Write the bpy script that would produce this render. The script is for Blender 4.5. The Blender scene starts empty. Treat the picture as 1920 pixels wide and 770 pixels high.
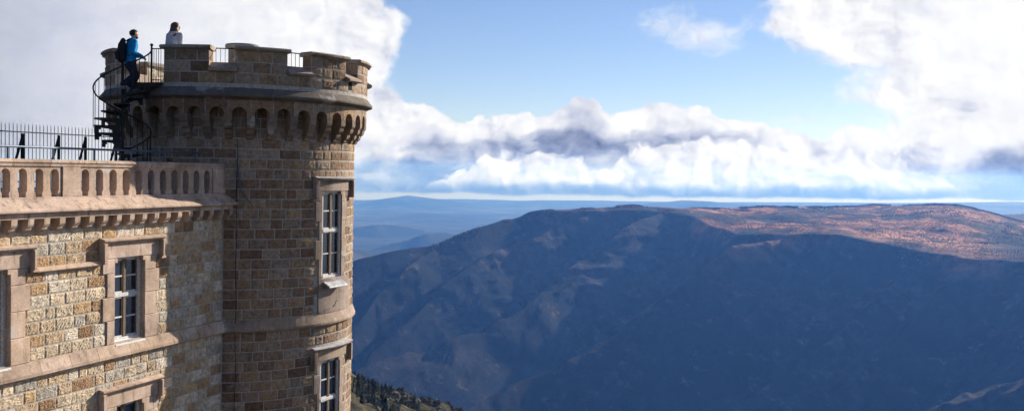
import bpy, math, random
import numpy as np
from mathutils import Vector, Matrix
R = math.radians
random.seed(7); RNG = np.random.default_rng(11)
scene = bpy.context.scene
COL = scene.collection

# ------------------------------------------------------------------ camera
CAM = Vector((-25.325, -17.924, 0.0)); YAW = R(20.04); PITCH = R(-1.975); ROLL = R(1.156)
fw = Vector((math.cos(YAW)*math.cos(PITCH), math.sin(YAW)*math.cos(PITCH), math.sin(PITCH)))
rt = Vector((math.sin(YAW), -math.cos(YAW), 0)); up = rt.cross(fw)
rt, up = rt*math.cos(ROLL)+up*math.sin(ROLL), -rt*math.sin(ROLL)+up*math.cos(ROLL)
camd = bpy.data.cameras.new('camera'); camo = bpy.data.objects.new('camera', camd); COL.objects.link(camo)
M = Matrix((rt, up, -fw)).transposed().to_4x4(); M.translation = CAM
camo.matrix_world = M
camd.sensor_width = 36; camd.lens = 36*1876.8/1920
camd.clip_start = .1; camd.clip_end = 300000
scene.camera = camo

# ------------------------------------------------------------------ object helpers
def tag(o, label=None, cat=None, group=None, kind=None):
    if label: o['label'] = label
    if cat: o['category'] = cat
    if group: o['group'] = group
    if kind: o['kind'] = kind
    return o
def empty(name, loc=(0, 0, 0), rz=0):
    o = bpy.data.objects.new(name, None); COL.objects.link(o)
    o.location = loc; o.rotation_euler = (0, 0, rz); o.empty_display_size = .3
    return o
def mesh_np(name, V, F, mats=(), parent=None, smooth=False, fcol=None, fmat=None):
    """V (n,3), F (m,4) array (a triangle repeats no vertex: use -1) ; fast build"""
    me = bpy.data.meshes.new(name)
    V = np.asarray(V, np.float32); me.vertices.add(len(V)); me.vertices.foreach_set('co', V.ravel())
    F = np.asarray(F, np.int32); tri = F[:, 3] < 0
    tot = np.where(tri, 3, 4); st = np.concatenate([[0], np.cumsum(tot)[:-1]]).astype(np.int32)
    li = F[F >= 0] if tri.any() else F.ravel()
    me.loops.add(len(li)); me.loops.foreach_set('vertex_index', li.astype(np.int32))
    me.polygons.add(len(F)); me.polygons.foreach_set('loop_start', st)
    me.update(calc_edges=True)
    for m in mats: me.materials.append(m)
    if fmat is not None: me.polygons.foreach_set('material_index', np.asarray(fmat, np.int32))
    me.polygons.foreach_set('use_smooth', np.full(len(F), bool(smooth)))
    if fcol is not None:
        a = me.color_attributes.new('tint', 'FLOAT_COLOR', 'CORNER')
        c = np.ones((len(li), 4), np.float32); c[:, :3] = np.repeat(np.asarray(fcol, np.float32), tot, axis=0)
        a.data.foreach_set('color', c.ravel())
    me.validate(); me.update()
    o = bpy.data.objects.new(name, me); COL.objects.link(o)
    if parent: o.parent = parent
    return o
class MB:
    def __init__(s): s.V = []; s.F = []; s.C = []; s.M = []; s.n = 0
    def add(s, V, F, col=(1, 1, 1), m=0):
        V = np.asarray(V, float).reshape(-1, 3)
        F = [tuple(f)+(-1,)*(4-len(f)) for f in F]
        F = np.array(F, int); F = np.where(F >= 0, F+s.n, -1)
        s.V.append(V); s.F.append(F); s.n += len(V)
        s.C.append(np.tile(np.array(col, float), (len(F), 1))); s.M.append(np.full(len(F), m))
    def build(s, name, mats, parent=None, smooth=False):
        if not isinstance(mats, (list, tuple)): mats = [mats]
        return mesh_np(name, np.concatenate(s.V), np.concatenate(s.F), mats, parent, smooth, np.concatenate(s.C), np.concatenate(s.M))
def copy_tree(o, parent=None):
    c = o.copy(); COL.objects.link(c)
    if parent: c.parent = parent
    for ch in o.children: copy_tree(ch, c)
    return c

# mappings (s along the wall, h outwards, z) -> world
YW = -1.58; RB = 3.36
def wallP(s, h, z):
    s, h, z = np.broadcast_arrays(s, h, z); return np.stack([s, YW-h, z], -1)
def towP(s, h, z):
    s, h, z = np.broadcast_arrays(s, h, z); a = np.radians(s); r = RB+h
    return np.stack([r*np.cos(a), r*np.sin(a), z], -1)
def flatP(ang, d):                       # plane tangent to the tower: s metres, growing with the angle
    a = R(ang); n = np.array([math.cos(a), math.sin(a), 0]); t = np.array([-math.sin(a), math.cos(a), 0])
    def P(s, h, z):
        s, h, z = np.broadcast_arrays(s, h, z)
        return n*(d+h)[..., None]+t*s[..., None]+np.array([0, 0, 1.])*z[..., None]
    return P
def local(x, y):
    def P(s, h, z):
        s, h, z = np.broadcast_arrays(s, h, z); return np.stack([x+s, y-h, z], -1)
    return P

def sweep(mb, P, prof, s0, s1, ns=1, col=(1, 1, 1), m=0, caps=True):
    k = len(prof); S = np.linspace(s0, s1, ns+1)
    H = np.array([p[0] for p in prof], float); Z = np.array([p[1] for p in prof], float)
    V = np.concatenate([P(np.full(k, s), H, Z) for s in S])
    F = []
    for i in range(ns):
        for j in range(k):
            j2 = (j+1) % k
            F.append((i*k+j, (i+1)*k+j, (i+1)*k+j2, i*k+j2))
    mb.add(V, F, col, m)
    if caps:                              # fan caps on a centre vertex
        for s, fl in ((s0, 0), (s1, 1)):
            c = P(np.array([s]), np.array([H.mean()]), np.array([Z.mean()]))
            V = np.concatenate([P(np.full(k, s), H, Z), c])
            F = [((j, (j+1) % k, k) if not fl else ((j+1) % k, j, k)) for j in range(k)]
            mb.add(V, F, col, m)
def box(mb, P, s0, s1, h0, h1, z0, z1, ns=1, b=.006, bs=None, col=(1, 1, 1), m=0):
    """box with chamfered front; bs = chamfer measured in s units"""
    bs = b if bs is None else bs
    S = np.concatenate([[s0, s0+bs], np.linspace(s0+bs, s1-bs, ns+1)[1:-1], [s1-bs, s1]])
    n = len(S)
    rows = []                             # front grid with chamfer ring
    Z = [z0, z0+b, z1-b, z1]
    V = []
    for zi, z in enumerate(Z):
        for si, s in enumerate(S):
            edge = zi in (0, 3) or si in (0, n-1)
            V.append(P(np.array(s), np.array(h1-b if edge else h1), np.array(z)))
    base = len(V)
    for z in (z0, z1):
        for s in S: V.append(P(np.array(s), np.array(h0), np.array(z)))
    F = []
    for zi in range(3):
        for si in range(n-1):
            a = zi*n+si; F.append((a, a+1, a+1+n, a+n))
    for si in range(n-1):
        F.append((base+si, base+si+1, si+1, si))
        F.append((3*n+si, 3*n+si+1, base+n+si+1, base+n+si))
        F.append((base+si+1, base+si, base+n+si, base+n+si+1))
    L = [0, n, 2*n, 3*n]; 
    F.append((base, 0, 3*n, base+n)); F.append((n-1, base+n-1, base+2*n-1, 3*n+n-1))
    mb.add(np.array(V), F, col, m)
def tube(mb, pts, r, k=6, col=(1, 1, 1), m=0, close=False):
    pts = [Vector(p) for p in pts]; n = len(pts); V = []; F = []
    rr = r if isinstance(r, (list, tuple)) else [r]*n
    for i, p in enumerate(pts):
        d = (pts[min(i+1, n-1)]-pts[max(i-1, 0)]).normalized()
        a = d.cross(Vector((0, 0, 1))) if abs(d.z) < .9 else d.cross(Vector((1, 0, 0)))
        a.normalize(); b = d.cross(a)
        for j in range(k):
            t = 2*math.pi*j/k; V.append(p+(a*math.cos(t)+b*math.sin(t))*rr[i])
    for i in range(n-1):
        for j in range(k):
            F.append((i*k+j, i*k+(j+1) % k, (i+1)*k+(j+1) % k, (i+1)*k+j))
    V.append(pts[0]); V.append(pts[-1]); c = n*k
    for j in range(k):
        F.append((c, (j+1) % k, j)); F.append((c+1, (n-1)*k+j, (n-1)*k+(j+1) % k))
    mb.add(np.array([tuple(v) for v in V]), F, col, m)

# ------------------------------------------------------------------ numpy noise
def _h(ix, iy, iz):
    n = (ix*374761393 + iy*668265263 + iz*2147483647 + 1013904223) & 0xffffffff
    n = ((n ^ (n >> 13))*1274126177) & 0xffffffff
    n = ((n ^ (n >> 16))*2246822519) & 0xffffffff
    return ((n ^ (n >> 15)) & 0xffffff)/16777215.0
def vnoise(x, y, z=0.0):
    x, y, z = np.broadcast_arrays(np.asarray(x, float), np.asarray(y, float), np.asarray(z, float))
    fx, fy, fz = np.floor(x), np.floor(y), np.floor(z)
    ix, iy, iz = fx.astype(np.int64), fy.astype(np.int64), fz.astype(np.int64)
    tx, ty, tz = x-fx, y-fy, z-fz
    tx, ty, tz = [t*t*t*(t*(t*6-15)+10) for t in (tx, ty, tz)]
    flat = not tz.any()
    def pl(k):
        a = _h(ix, iy, iz+k); b = _h(ix+1, iy, iz+k); c = _h(ix, iy+1, iz+k); d = _h(ix+1, iy+1, iz+k)
        return (a*(1-tx)+b*tx)*(1-ty)+(c*(1-tx)+d*tx)*ty
    r = pl(0)
    if not flat: r = r*(1-tz)+pl(1)*tz
    return r*2-1
def fbm(x, y, z=0.0, o=4, g=.5):
    r = 0; a = 1; t = 0
    for i in range(o):
        r = r+a*vnoise(x*2**i+17.3*i, y*2**i-9.1*i, z); t += a; a *= g
    return r/t
def ridged(x, y, z=0.0, o=4, g=.5):
    r = 0; a = 1; t = 0
    for i in range(o):
        r = r+a*(1-np.abs(vnoise(x*2**i+31.7*i, y*2**i+5.3*i, z))*2); t += a; a *= g
    return r/t

# ------------------------------------------------------------------ node helpers
class X:
    """socket wrapper with arithmetic"""
    nt = None
    def __init__(s, k): s.k = k
    @staticmethod
    def m(op, *a, clamp=False):
        n = X.nt.nodes.new('ShaderNodeMath'); n.operation = op; n.use_clamp = clamp
        for i, v in enumerate(a):
            if isinstance(v, X): X.nt.links.new(v.k, n.inputs[i])
            else: n.inputs[i].default_value = v
        return X(n.outputs[0])
    def __add__(s, o): return X.m('ADD', s, o)
    __radd__ = __add__
    def __sub__(s, o): return X.m('SUBTRACT', s, o)
    def __rsub__(s, o): return X.m('SUBTRACT', o, s)
    def __mul__(s, o): return X.m('MULTIPLY', s, o)
    __rmul__ = __mul__
    def __truediv__(s, o): return X.m('DIVIDE', s, o)
    def __neg__(s): return X.m('MULTIPLY', s, -1.0)
def xmax(a, b): return X.m('MAXIMUM', a, b)
def xmin(a, b): return X.m('MINIMUM', a, b)
def xmap(v, a, b, c=0., d=1., kind='SMOOTHSTEP'):
    n = X.nt.nodes.new('ShaderNodeMapRange'); n.interpolation_type = kind
    X.nt.links.new(v.k, n.inputs[0])
    for i, q in enumerate((a, b, c, d)): n.inputs[i+1].default_value = q
    return X(n.outputs[0])
def xvec(x, y, z=0.):
    n = X.nt.nodes.new('ShaderNodeCombineXYZ')
    for i, v in enumerate((x, y, z)):
        if isinstance(v, X): X.nt.links.new(v.k, n.inputs[i])
        else: n.inputs[i].default_value = v
    return X(n.outputs[0])
def xnoise(v, scale, detail=4, rough=.5, dim='3D', dist=0., out=0, typ='FBM', lac=2.):
    n = X.nt.nodes.new('ShaderNodeTexNoise'); n.noise_dimensions = dim; n.noise_type = typ
    if v is not None: X.nt.links.new(v.k, n.inputs['Vector'])
    n.inputs['Scale'].default_value = scale; n.inputs['Detail'].default_value = detail
    n.inputs['Roughness'].default_value = rough; n.inputs['Distortion'].default_value = dist
    n.inputs['Lacunarity'].default_value = lac
    return X(n.outputs[out])
def xcurve(v, pts, lo, hi, vlo, vhi):
    """float curve through pts, x in [lo,hi], value in [vlo,vhi]"""
    t = X.m('DIVIDE', v-lo, hi-lo, clamp=True)
    n = X.nt.nodes.new('ShaderNodeFloatCurve'); X.nt.links.new(t.k, n.inputs['Value'])
    c = n.mapping.curves[0]; P = [((x-lo)/(hi-lo), (y-vlo)/(vhi-vlo)) for x, y in pts]
    c.points[0].location = P[0]; c.points[1].location = P[-1]
    for p in P[1:-1]: c.points.new(*p)
    n.mapping.update()
    return X(n.outputs[0])*(vhi-vlo)+vlo
def xmix(f, a, b):
    n = X.nt.nodes.new('ShaderNodeMix'); n.data_type = 'RGBA'
    for i, v in ((0, f), (6, a), (7, b)):
        if isinstance(v, X): X.nt.links.new(v.k, n.inputs[i])
        elif i == 0: n.inputs[i].default_value = v
        else: n.inputs[i].default_value = tuple(v)+(1,)
    return X(n.outputs[2])
def xramp(v, stops, interp='LINEAR'):
    n = X.nt.nodes.new('ShaderNodeValToRGB'); X.nt.links.new(v.k, n.inputs[0])
    r = n.color_ramp; r.interpolation = interp
    r.elements[0].position = stops[0][0]; r.elements[0].color = tuple(stops[0][1])+(1,)
    r.elements[1].position = stops[-1][0]; r.elements[1].color = tuple(stops[-1][1])+(1,)
    for p, c in stops[1:-1]:
        e = r.elements.new(p); e.color = tuple(c)+(1,)
    return X(n.outputs[0])
def material(name, rough=.8, metal=0., color=None, spec=.3):
    m = bpy.data.materials.new(name); m.use_nodes = True; X.nt = m.node_tree
    b = m.node_tree.nodes['Principled BSDF']
    b.inputs['Roughness'].default_value = rough; b.inputs['Metallic'].default_value = metal
    b.inputs['Specular IOR Level'].default_value = spec
    if color: b.inputs['Base Color'].default_value = tuple(color)+(1,)
    return m, b
def link(a, inp): X.nt.links.new(a.k, inp)
def objcoord():
    n = X.nt.nodes.new('ShaderNodeNewGeometry'); return X(n.outputs['Position'])
def xattr(name='tint'):
    n = X.nt.nodes.new('ShaderNodeVertexColor'); n.layer_name = name; return X(n.outputs[0])
def xmul(a, b, f=1.):
    n = X.nt.nodes.new('ShaderNodeMix'); n.data_type = 'RGBA'; n.blend_type = 'MULTIPLY'; n.inputs[0].default_value = f
    for i, v in ((6, a), (7, b)):
        if isinstance(v, X): X.nt.links.new(v.k, n.inputs[i])
        else: n.inputs[i].default_value = tuple(v)+(1,)
    return X(n.outputs[2])
def xbump(h, strength=.5, dist=.02):
    n = X.nt.nodes.new('ShaderNodeBump'); X.nt.links.new(h.k, n.inputs['Height'])
    n.inputs['Strength'].default_value = strength; n.inputs['Distance'].default_value = dist
    return X(n.outputs[0])
def xscale(v, x, y, z):
    n = X.nt.nodes.new('ShaderNodeVectorMath'); n.operation = 'MULTIPLY'
    X.nt.links.new(v.k, n.inputs[0]); n.inputs[1].default_value = (x, y, z); return X(n.outputs[0])
def grey(f): return (f, f, f)

# ------------------------------------------------------------------ light
SUN_AZ, SUN_EL = -21.4, 21.0
sd = Vector((math.cos(R(SUN_EL))*math.cos(R(SUN_AZ)), math.cos(R(SUN_EL))*math.sin(R(SUN_AZ)), math.sin(R(SUN_EL))))
sl = bpy.data.lights.new('sun', 'SUN'); sl.energy = 5.0; sl.angle = R(.5); sl.color = (1, .93, .82)
so = bpy.data.objects.new('sun', sl); COL.objects.link(so)
so.rotation_euler = sd.to_track_quat('Z', 'Y').to_euler(); so.location = (20, -20, 30)

world = bpy.data.worlds.new('World'); scene.world = world; world.use_nodes = True
nt = world.node_tree; X.nt = nt
for n in list(nt.nodes): nt.nodes.remove(n)
sky = nt.nodes.new('ShaderNodeTexSky'); sky.sky_type = 'NISHITA'; sky.sun_disc = False
sky.sun_elevation = R(SUN_EL); sky.sun_rotation = R(90-SUN_AZ)
sky.altitude = 1500; sky.air_density = 1.0; sky.dust_density = .15; sky.ozone_density = 1.5
bg1 = nt.nodes.new('ShaderNodeBackground'); bg1.inputs[1].default_value = .062

tc = nt.nodes.new('ShaderNodeTexCoord'); D = X(tc.outputs['Generated'])
def dot(v, a):
    n = nt.nodes.new('ShaderNodeVectorMath'); n.operation = 'DOT_PRODUCT'
    nt.links.new(v.k, n.inputs[0]); n.inputs[1].default_value = a; return X(n.outputs['Value'])
df = xmax(dot(D, (math.cos(YAW), math.sin(YAW), 0)), .2)
dr = dot(D, (math.sin(YAW), -math.cos(YAW), 0)); dz = dot(D, (0, 0, 1))
skc = xmix(xmap(dot(D, (0, 0, 1)), -.03, .05), xmul(X(sky.outputs[0]), (.62, .70, .92)), xmul(X(sky.outputs[0]), (.87, .89, 1.08))); nt.links.new(skc.k, bg1.inputs[0])
# angular sky coordinates, one unit = 100/1877 rad near the middle of the view
CX = dr/df*18.77+9.6
CY = (CX-9.6)*.0202+3.203-dz/df*18.77
V0 = xvec(CX, CY, 0.)
w1 = xnoise(V0, .55, 3, .5, out=1); w2 = xnoise(V0, 2.2, 4, .55, out=1)
def comp(v, i):
    nt = X.nt; n = nt.nodes.new('ShaderNodeSeparateXYZ'); nt.links.new(v.k, n.inputs[0]); return X(n.outputs[i])
wx = (comp(w1, 0)-.5)*1.0+(comp(w2, 0)-.5)*.36; wy = (comp(w1, 1)-.5)*.75+(comp(w2, 1)-.5)*.32
PX = CX+wx; PY = CY+wy
PV = xvec(PX, PY, 0.)
def vor(v, scale, detail=2.):
    n = nt.nodes.new('ShaderNodeTexVoronoi'); n.feature = 'F1'; n.normalize = True
    nt.links.new(v.k, n.inputs['Vector']); n.inputs['Scale'].default_value = scale
    n.inputs['Detail'].default_value = detail; n.inputs['Roughness'].default_value = .55
    return 1.-X(n.outputs['Distance'])*2.
def billow(v): return vor(v, .95, 1.)*.34+xnoise(v, 1.5, 7, .56)*.9-.40
PVs = xvec(PX-.13, PY+.11, 0.)            # the same field a little away from the sun
bil = billow(PV); bil2 = billow(PVs)
wisp = xnoise(xvec(PX*1.0+PY*.6, PY*1.5-PX*.2, 3.), 1.3, 9, .62)
ax = xcurve(PY, [(-6, 4.5), (-3, 5.6), (-1, 6.4), (0, 7.1), (.4, 7.55), (.8, 7.5), (1.2, 7.25), (1.7, 7.45), (1.95, 7.95), (2.3, 8.4), (2.6, 9.2), (4, 9.5)], -6, 4, 4, 10)
cx = xcurve(PY, [(-6, 13.0), (-3, 13.6), (-1, 14.0), (0, 14.1), (.5, 14.3), (.85, 14.9), (1.15, 15.5), (1.7, 16.0), (2.0, 16.3), (2.3, 16.7), (2.6, 16.5), (4, 16.4)], -6, 4, 12, 18)
top = xcurve(PX, [(5, 2.3), (7.5, 2.2), (8.4, 2.35), (9.0, 2.2), (9.6, 2.12), (10.1, 2.25), (10.6, 2.08), (10.9, 1.95), (11.2, 2.05), (11.7, 2.2), (12.2, 2.1), (12.8, 2.12), (13.3, 2.32), (13.9, 2.42), (14.4, 2.5), (15, 2.5), (15.5, 2.65), (15.9, 2.5), (16.5, 2.6), (18, 2.4), (24, 2.3)], 5, 24, 1.5, 3)
bot = (CX-7.)*.0125+3.62+(xnoise(V0, 1.2, 4, .6)-.5)*.16
dA = ax-PX; dB = (PY-top)*1.3; dC = PX-cx
top2 = xcurve(PX, [(5, 4.2), (7.6, 3.95), (8.3, 3.6), (8.8, 3.3), (9.2, 3.12), (9.6, 2.98), (10.3, 2.95), (10.8, 3.1), (11.2, 3.3), (11.6, 3.0), (12.1, 2.82), (12.8, 2.74), (13.5, 2.86), (14.2, 2.9), (15., 2.78), (15.8, 2.95), (16.6, 2.92), (17.3, 3.1), (17.9, 3.45), (18.3, 3.9), (24, 3.9)], 5, 24, 2.5, 4.5)
puff = billow(xvec(PX*1.35+3.1, PY*1.6, 4.))
d1 = dB+bil*.42; d2 = (PY-top2)*.9+puff*.62
cA = xmap(dA+bil*.55, -.04, .16); cB = xmap(d1, -.02, .06)
cC = xmap(dC+(wisp-.5)*3.0+bil*.45, -.45, .75)
base = xmap(bot-CY, -.03, .05)
ex = (CX-12.95)/1.25; ey = (CY-.62-(CX-12.9)*.22)/.5
cD = xmap(1.-(ex*ex+ey*ey)+(wisp-.5)*3.0, .15, 1.5)*.75
ex2 = (CX-14.9)/.5; ey2 = (CY-2.26)/.14
cE = xmap(1.-(ex2*ex2+ey2*ey2)+(wisp-.5)*2.5, .1, 1.2)*.6
cov = xmax(xmax(cA, cB), xmax(cC, xmax(cD, cE)))*base*xmap(CY, -16., -5.)
sunny = xmap(dot(D, tuple(sd)), 0., .46, .024, .61, 'SMOOTHSTEP')
# tone of the clouds: 1 sunlit white, 0 slate blue undersides
N1 = xnoise(xvec(PX*.62+4., PY*1.25, 2.), 1.0, 7, .62)
N2 = xnoise(xvec(PX*1.0+1.7, PY*1.7, 8.), 1.9, 6, .6)
wY = CY+wy*.6; wX = CX+wx*.7
def blob(x, y, rx, ry, a):
    u = (wX-x)/rx; v = (wY-y)/ry
    return xmap(u*u+v*v, 0., 1.9, a, 0., 'SMOOTHERSTEP')
shade = None
for b in [(7.3, 3.42, 2.7, .5, .56), (10.3, 2.75, 1.2, .35, .40), (12.2, 2.72, 1.3, .3, .36), (11.35, 3.5, .7, .25, .5),
          (17.5, 2.1, 1.2, .42, .27),
          (17.2, 3.0, .7, .4, .36), (19.5, 3.35, 1.9, .62, .62), (14.6, 3.1, .8, .25, .2), (8.5, 2.75, .9, .25, .22)]:
    q = blob(*b); shade = q if shade is None else xmax(shade, q)+xmin(shade, q)*.35
puffs = xmap(d2, -.02, .10)
back = xmap(d1+(N2-.5)*.7, .18, .95)*xmap(CX, 6.5, 9.)*xmap(CX, 16.5, 18., 1., .3)*.36
under = xmap(bot-CY+(N1-.5)*.30+(N2-.5)*.12, .03, .30, 1., 0.)*xmap(CX, 17.5, 18.5, 1., .3)
front = xmap(d2, .1, .8)*.12+under*.75
dark = xmap(N1*.75+N2*.35-.55+shade-.28, -.14, .72)*xmap(shade, .02, .2)
calm = xmap(CX, 3.0, 7.2, .12, 1.)*xmap(CX, 16.0, 18.5, 1., .35)
relief = (bil-bil2)*.95
grey_left = xmap(CX, -1., 6.6, .34, .0)*xmap(CY, -1., 3.4, 1.1, .9)+xmap(N1, .35, .7, 0., .06)
lay = front*puffs+(back+under*.3)*(1.-puffs)
tone = .985-dark*(1.-puffs*.75)-lay-grey_left+relief*calm*(1.+puffs*.7)-xmap(N1+N2*.6, .68, 1.)*.16*calm+(N2-.5)*.34*calm
cc = xramp(tone, [(0., (.12, .14, .24)), (.35, (.31, .35, .49)), (.65, (.60, .63, .75)), (.85, (.86, .87, .92)), (1., (1.0, 1.0, 1.0))])
bg2 = nt.nodes.new('ShaderNodeBackground'); bg2.inputs[1].default_value = 1.0
nt.links.new(cc.k, bg2.inputs[0]); nt.links.new(sunny.k, bg2.inputs[1])
mixn = nt.nodes.new('ShaderNodeMixShader'); nt.links.new(cov.k, mixn.inputs[0])
nt.links.new(bg1.outputs[0], mixn.inputs[1]); nt.links.new(bg2.outputs[0], mixn.inputs[2])
wo = nt.nodes.new('ShaderNodeOutputWorld'); nt.links.new(mixn.outputs[0], wo.inputs[0])

vs = scene.view_settings; vs.view_transform = 'Standard'; vs.look = 'None'; vs.exposure = .75; vs.gamma = 1; vs.use_curve_mapping = False
cy = scene.cycles; cy.use_denoising = True; cy.max_bounces = 6; cy.volume_bounces = 0; cy.sample_clamp_indirect = 8
try: cy.denoiser = 'OPENIMAGEDENOISE'
except Exception: pass
cy.use_adaptive_sampling = True; cy.adaptive_threshold = .03; cy.adaptive_min_samples = 12
world.cycles.sampling_method = 'MANUAL'; world.cycles.sample_map_resolution = 256
cy.max_bounces = 4; cy.diffuse_bounces = 2; cy.glossy_bounces = 2
# ------------------------------------------------------------------ terrain (polar about the summit view point)
RIDGE = [(0.62881,3900.0,-663.6),(0.55894,4200.0,-478.1),(0.50601,4300.0,-398.5),(0.46581,4400.0,-359.6),(0.41832,4550.0,-332.6),(0.38136,4700.0,-265.4),(0.3495,4850.0,-237.2),(0.32834,4950.0,-200.2),(0.28584,5050.0,-186.1),(0.25411,5150.0,-175.1),(0.23309,5200.0,-163.2),(0.20162,5300.0,-173.4),(0.17562,5400.0,-181.6),(0.11942,5900.0,-180.1),(0.06955,6200.0,-180.4),(0.0211,6400.0,-170.4),(-0.0258,6400.0,-154.8),(-0.06658,6300.0,-141.1),(-0.08442,6200.0,-165.3),(-0.10196,6100.0,-185.3),(-0.12351,6000.0,-214.5),(-0.1774,5800.0,-288.0),(-0.3067,5600.0,-404.1)]
EDGE = [(0.6288,3890.0,-665.9),(0.55893,4190.0,-481.3),(0.506,4290.0,-402.1),(0.4658,4390.0,-363.4),(0.4183,4540.0,-336.7),(0.38134,4690.0,-269.8),(0.34948,4840.0,-241.8),(0.32831,4930.0,-207.3),(0.28579,5000.0,-194.9),(0.25404,5050.0,-187.8),(0.23298,5080.0,-180.9),(0.20151,5100.0,-188.4),(0.17547,5000.0,-197.0),(0.14942,4700.0,-238.3),(0.12881,4500.0,-260.5),(0.07868,4400.0,-242.4),(0.03953,4400.0,-236.0),(-0.00363,4300.0,-259.9),(-0.03633,4200.0,-278.9),(-0.0726,4100.0,-288.9),(-0.12474,4000.0,-289.3),(-0.1782,3900.0,-283.6),(-0.30733,3800.0,-338.6)]
SPURA = [(0.20149,5050.0,-191.9),(0.23783,4750.0,-252.9),(0.28201,4400.0,-391.8),(0.32652,4080.0,-520.8),(0.37929,3800.0,-628.0),(0.41121,3650.0,-632.1),(0.45365,3500.0,-631.4),(0.50439,3300.0,-674.0),(0.55752,3100.0,-704.1),(0.63775,2900.0,-778.3)]
SPURB = [(0.07865,4400.0,-246.9),(0.13358,4200.0,-292.0),(0.17373,3950.0,-421.8),(0.19931,3800.0,-474.0),(0.24586,3600.0,-576.5),(0.30365,3400.0,-669.8),(0.34612,3250.0,-705.1),(0.38857,3100.0,-746.8),(0.4521,2900.0,-796.1)]
SPURC = [(-0.19981,3200.0,-403.9),(-0.14042,3050.0,-496.8),(-0.10275,2950.0,-545.3),(-0.06812,2850.0,-593.9),(-0.03231,2750.0,-636.5),(0.01398,2650.0,-694.6)]
SPURD = [(0.32831,4930.0,-207.3),(0.3809,4600.0,-370.3),(0.42293,4350.0,-492.6),(0.46479,4100.0,-597.2),(0.50486,3900.0,-671.8),(0.55782,3650.0,-742.2)]
SPURE = [(-0.03636,4200.0,-283.1),(-0.00055,3900.0,-442.4),(0.04618,3650.0,-574.1),(0.08976,3450.0,-660.6),(0.14473,3250.0,-737.4),(0.19063,3100.0,-811.7)]
SHOULDER = [(0.58877,560.0,-95.8),(0.53726,640.0,-127.0),(0.50433,700.0,-146.0),(0.48479,730.0,-157.8),(0.46098,760.0,-166.1),(0.44218,800.0,-185.2),(0.42085,830.0,-192.1),(0.39931,860.0,-206.3),(0.37762,880.0,-222.4),(0.32325,900.0,-255.7)]
H1 = [(0.5899,12800.0,-922.0),(0.51841,13000.0,-807.8),(0.48724,13200.0,-731.9),(0.46623,13400.0,-746.3),(0.44507,13500.0,-798.0),(0.42381,13600.0,-857.5),(0.40783,13700.0,-889.6),(0.38108,13800.0,-978.2),(0.34888,14000.0,-1118.5)]
H2 = [(0.55927,8300.0,-727.2),(0.51814,8400.0,-681.4),(0.49731,8600.0,-696.3),(0.47625,8600.0,-749.4),(0.44443,8600.0,-838.2)]
H3 = [(0.51798,10000.0,-927.3),(0.47644,10400.0,-784.8),(0.45544,10500.0,-745.1),(0.4344,10600.0,-675.7),(0.41852,10700.0,-662.4),(0.39719,10800.0,-699.3),(0.35981,11200.0,-753.5)]
H8 = [(0.43438,16000.0,-1045.5),(0.40261,16000.0,-952.1),(0.37075,16500.0,-884.2),(0.33881,17000.0,-854.8),(0.27489,17000.0,-875.8)]
H4 = [(0.53945,23000.0,-782.2),(0.48758,23000.0,-752.3),(0.46926,23000.0,-709.0),(0.46246,23000.0,-645.4),(0.45354,23000.0,-605.3),(0.44031,23000.0,-636.5),(0.41377,23000.0,-698.9),(0.3818,23100.0,-774.3),(0.3391,23800.0,-853.8)]
H5 = [(0.2435,20000.0,-728.0),(0.21215,20000.0,-585.6),(0.18101,20000.0,-507.0),(0.15521,20000.0,-515.0),(0.12963,20000.0,-553.8),(0.06958,20100.0,-564.3),(0.02101,20200.0,-599.1)]
H6 = [(-0.02595,23800.0,-693.6),(-0.08,23800.0,-615.3),(-0.09738,23800.0,-543.9),(-0.11455,23800.0,-518.8),(-0.1562,23800.0,-474.1),(-0.23401,23800.0,-409.5)]
H7 = [(-0.06286,8500.0,-386.8),(-0.09343,8500.0,-293.7),(-0.10625,8600.0,-255.8),(-0.12327,8800.0,-251.9),(-0.15652,9000.0,-263.2),(-0.23446,9000.0,-266.9)]
H9 = [(0.6882,25500.0,-833.7),(0.5395,25500.0,-773.8),(0.48763,25500.0,-746.5),(0.3819,25500.0,-718.9),(0.27543,25500.0,-703.2),(0.17063,25500.0,-680.0),(0.06968,25500.0,-624.5),(-0.02574,25500.0,-566.2),(-0.11444,25500.0,-470.8),(-0.23401,25500.0,-438.7)]
SPURF = [(0.15003,4680.0,-256.2),(0.19129,4450.0,-566.8),(0.23837,4250.0,-683.3),(0.28064,4050.0,-774.4),(0.32316,3850.0,-877.7),(0.36578,3600.0,-987.9),(0.40303,3350.0,-1110.4)]
SPURG = [(0.04037,4380.0,-250.1),(0.06964,4200.0,-320.9),(0.10944,4000.0,-494.0),(0.15515,3820.0,-793.9),(0.2017,3600.0,-1140.8),(0.2489,3350.0,-1291.2),(0.29656,3100.0,-1440.6)]
SPURH = [(-0.09301,4050.0,-296.7),(-0.06212,3900.0,-386.2),(-0.02577,3750.0,-520.4),(0.01639,3550.0,-716.3),(0.06964,3350.0,-893.4),(0.11951,3150.0,-1114.2)]
SPURI = [(0.26475,5020.0,-199.4),(0.3072,4800.0,-271.5),(0.3498,4600.0,-341.5),(0.39239,4350.0,-413.9),(0.43484,4100.0,-527.4),(0.47698,3850.0,-642.7),(0.51867,3600.0,-797.3)]
SPURJ = [(0.42425,4500.0,-354.9),(0.45069,4300.0,-398.8),(0.48222,4050.0,-521.1),(0.51349,3800.0,-671.4),(0.55978,3500.0,-889.0)]
def polyxyz(T): return np.array([(CAM.x+r*math.cos(a), CAM.y+r*math.sin(a), z) for a, r, z in T])
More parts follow.
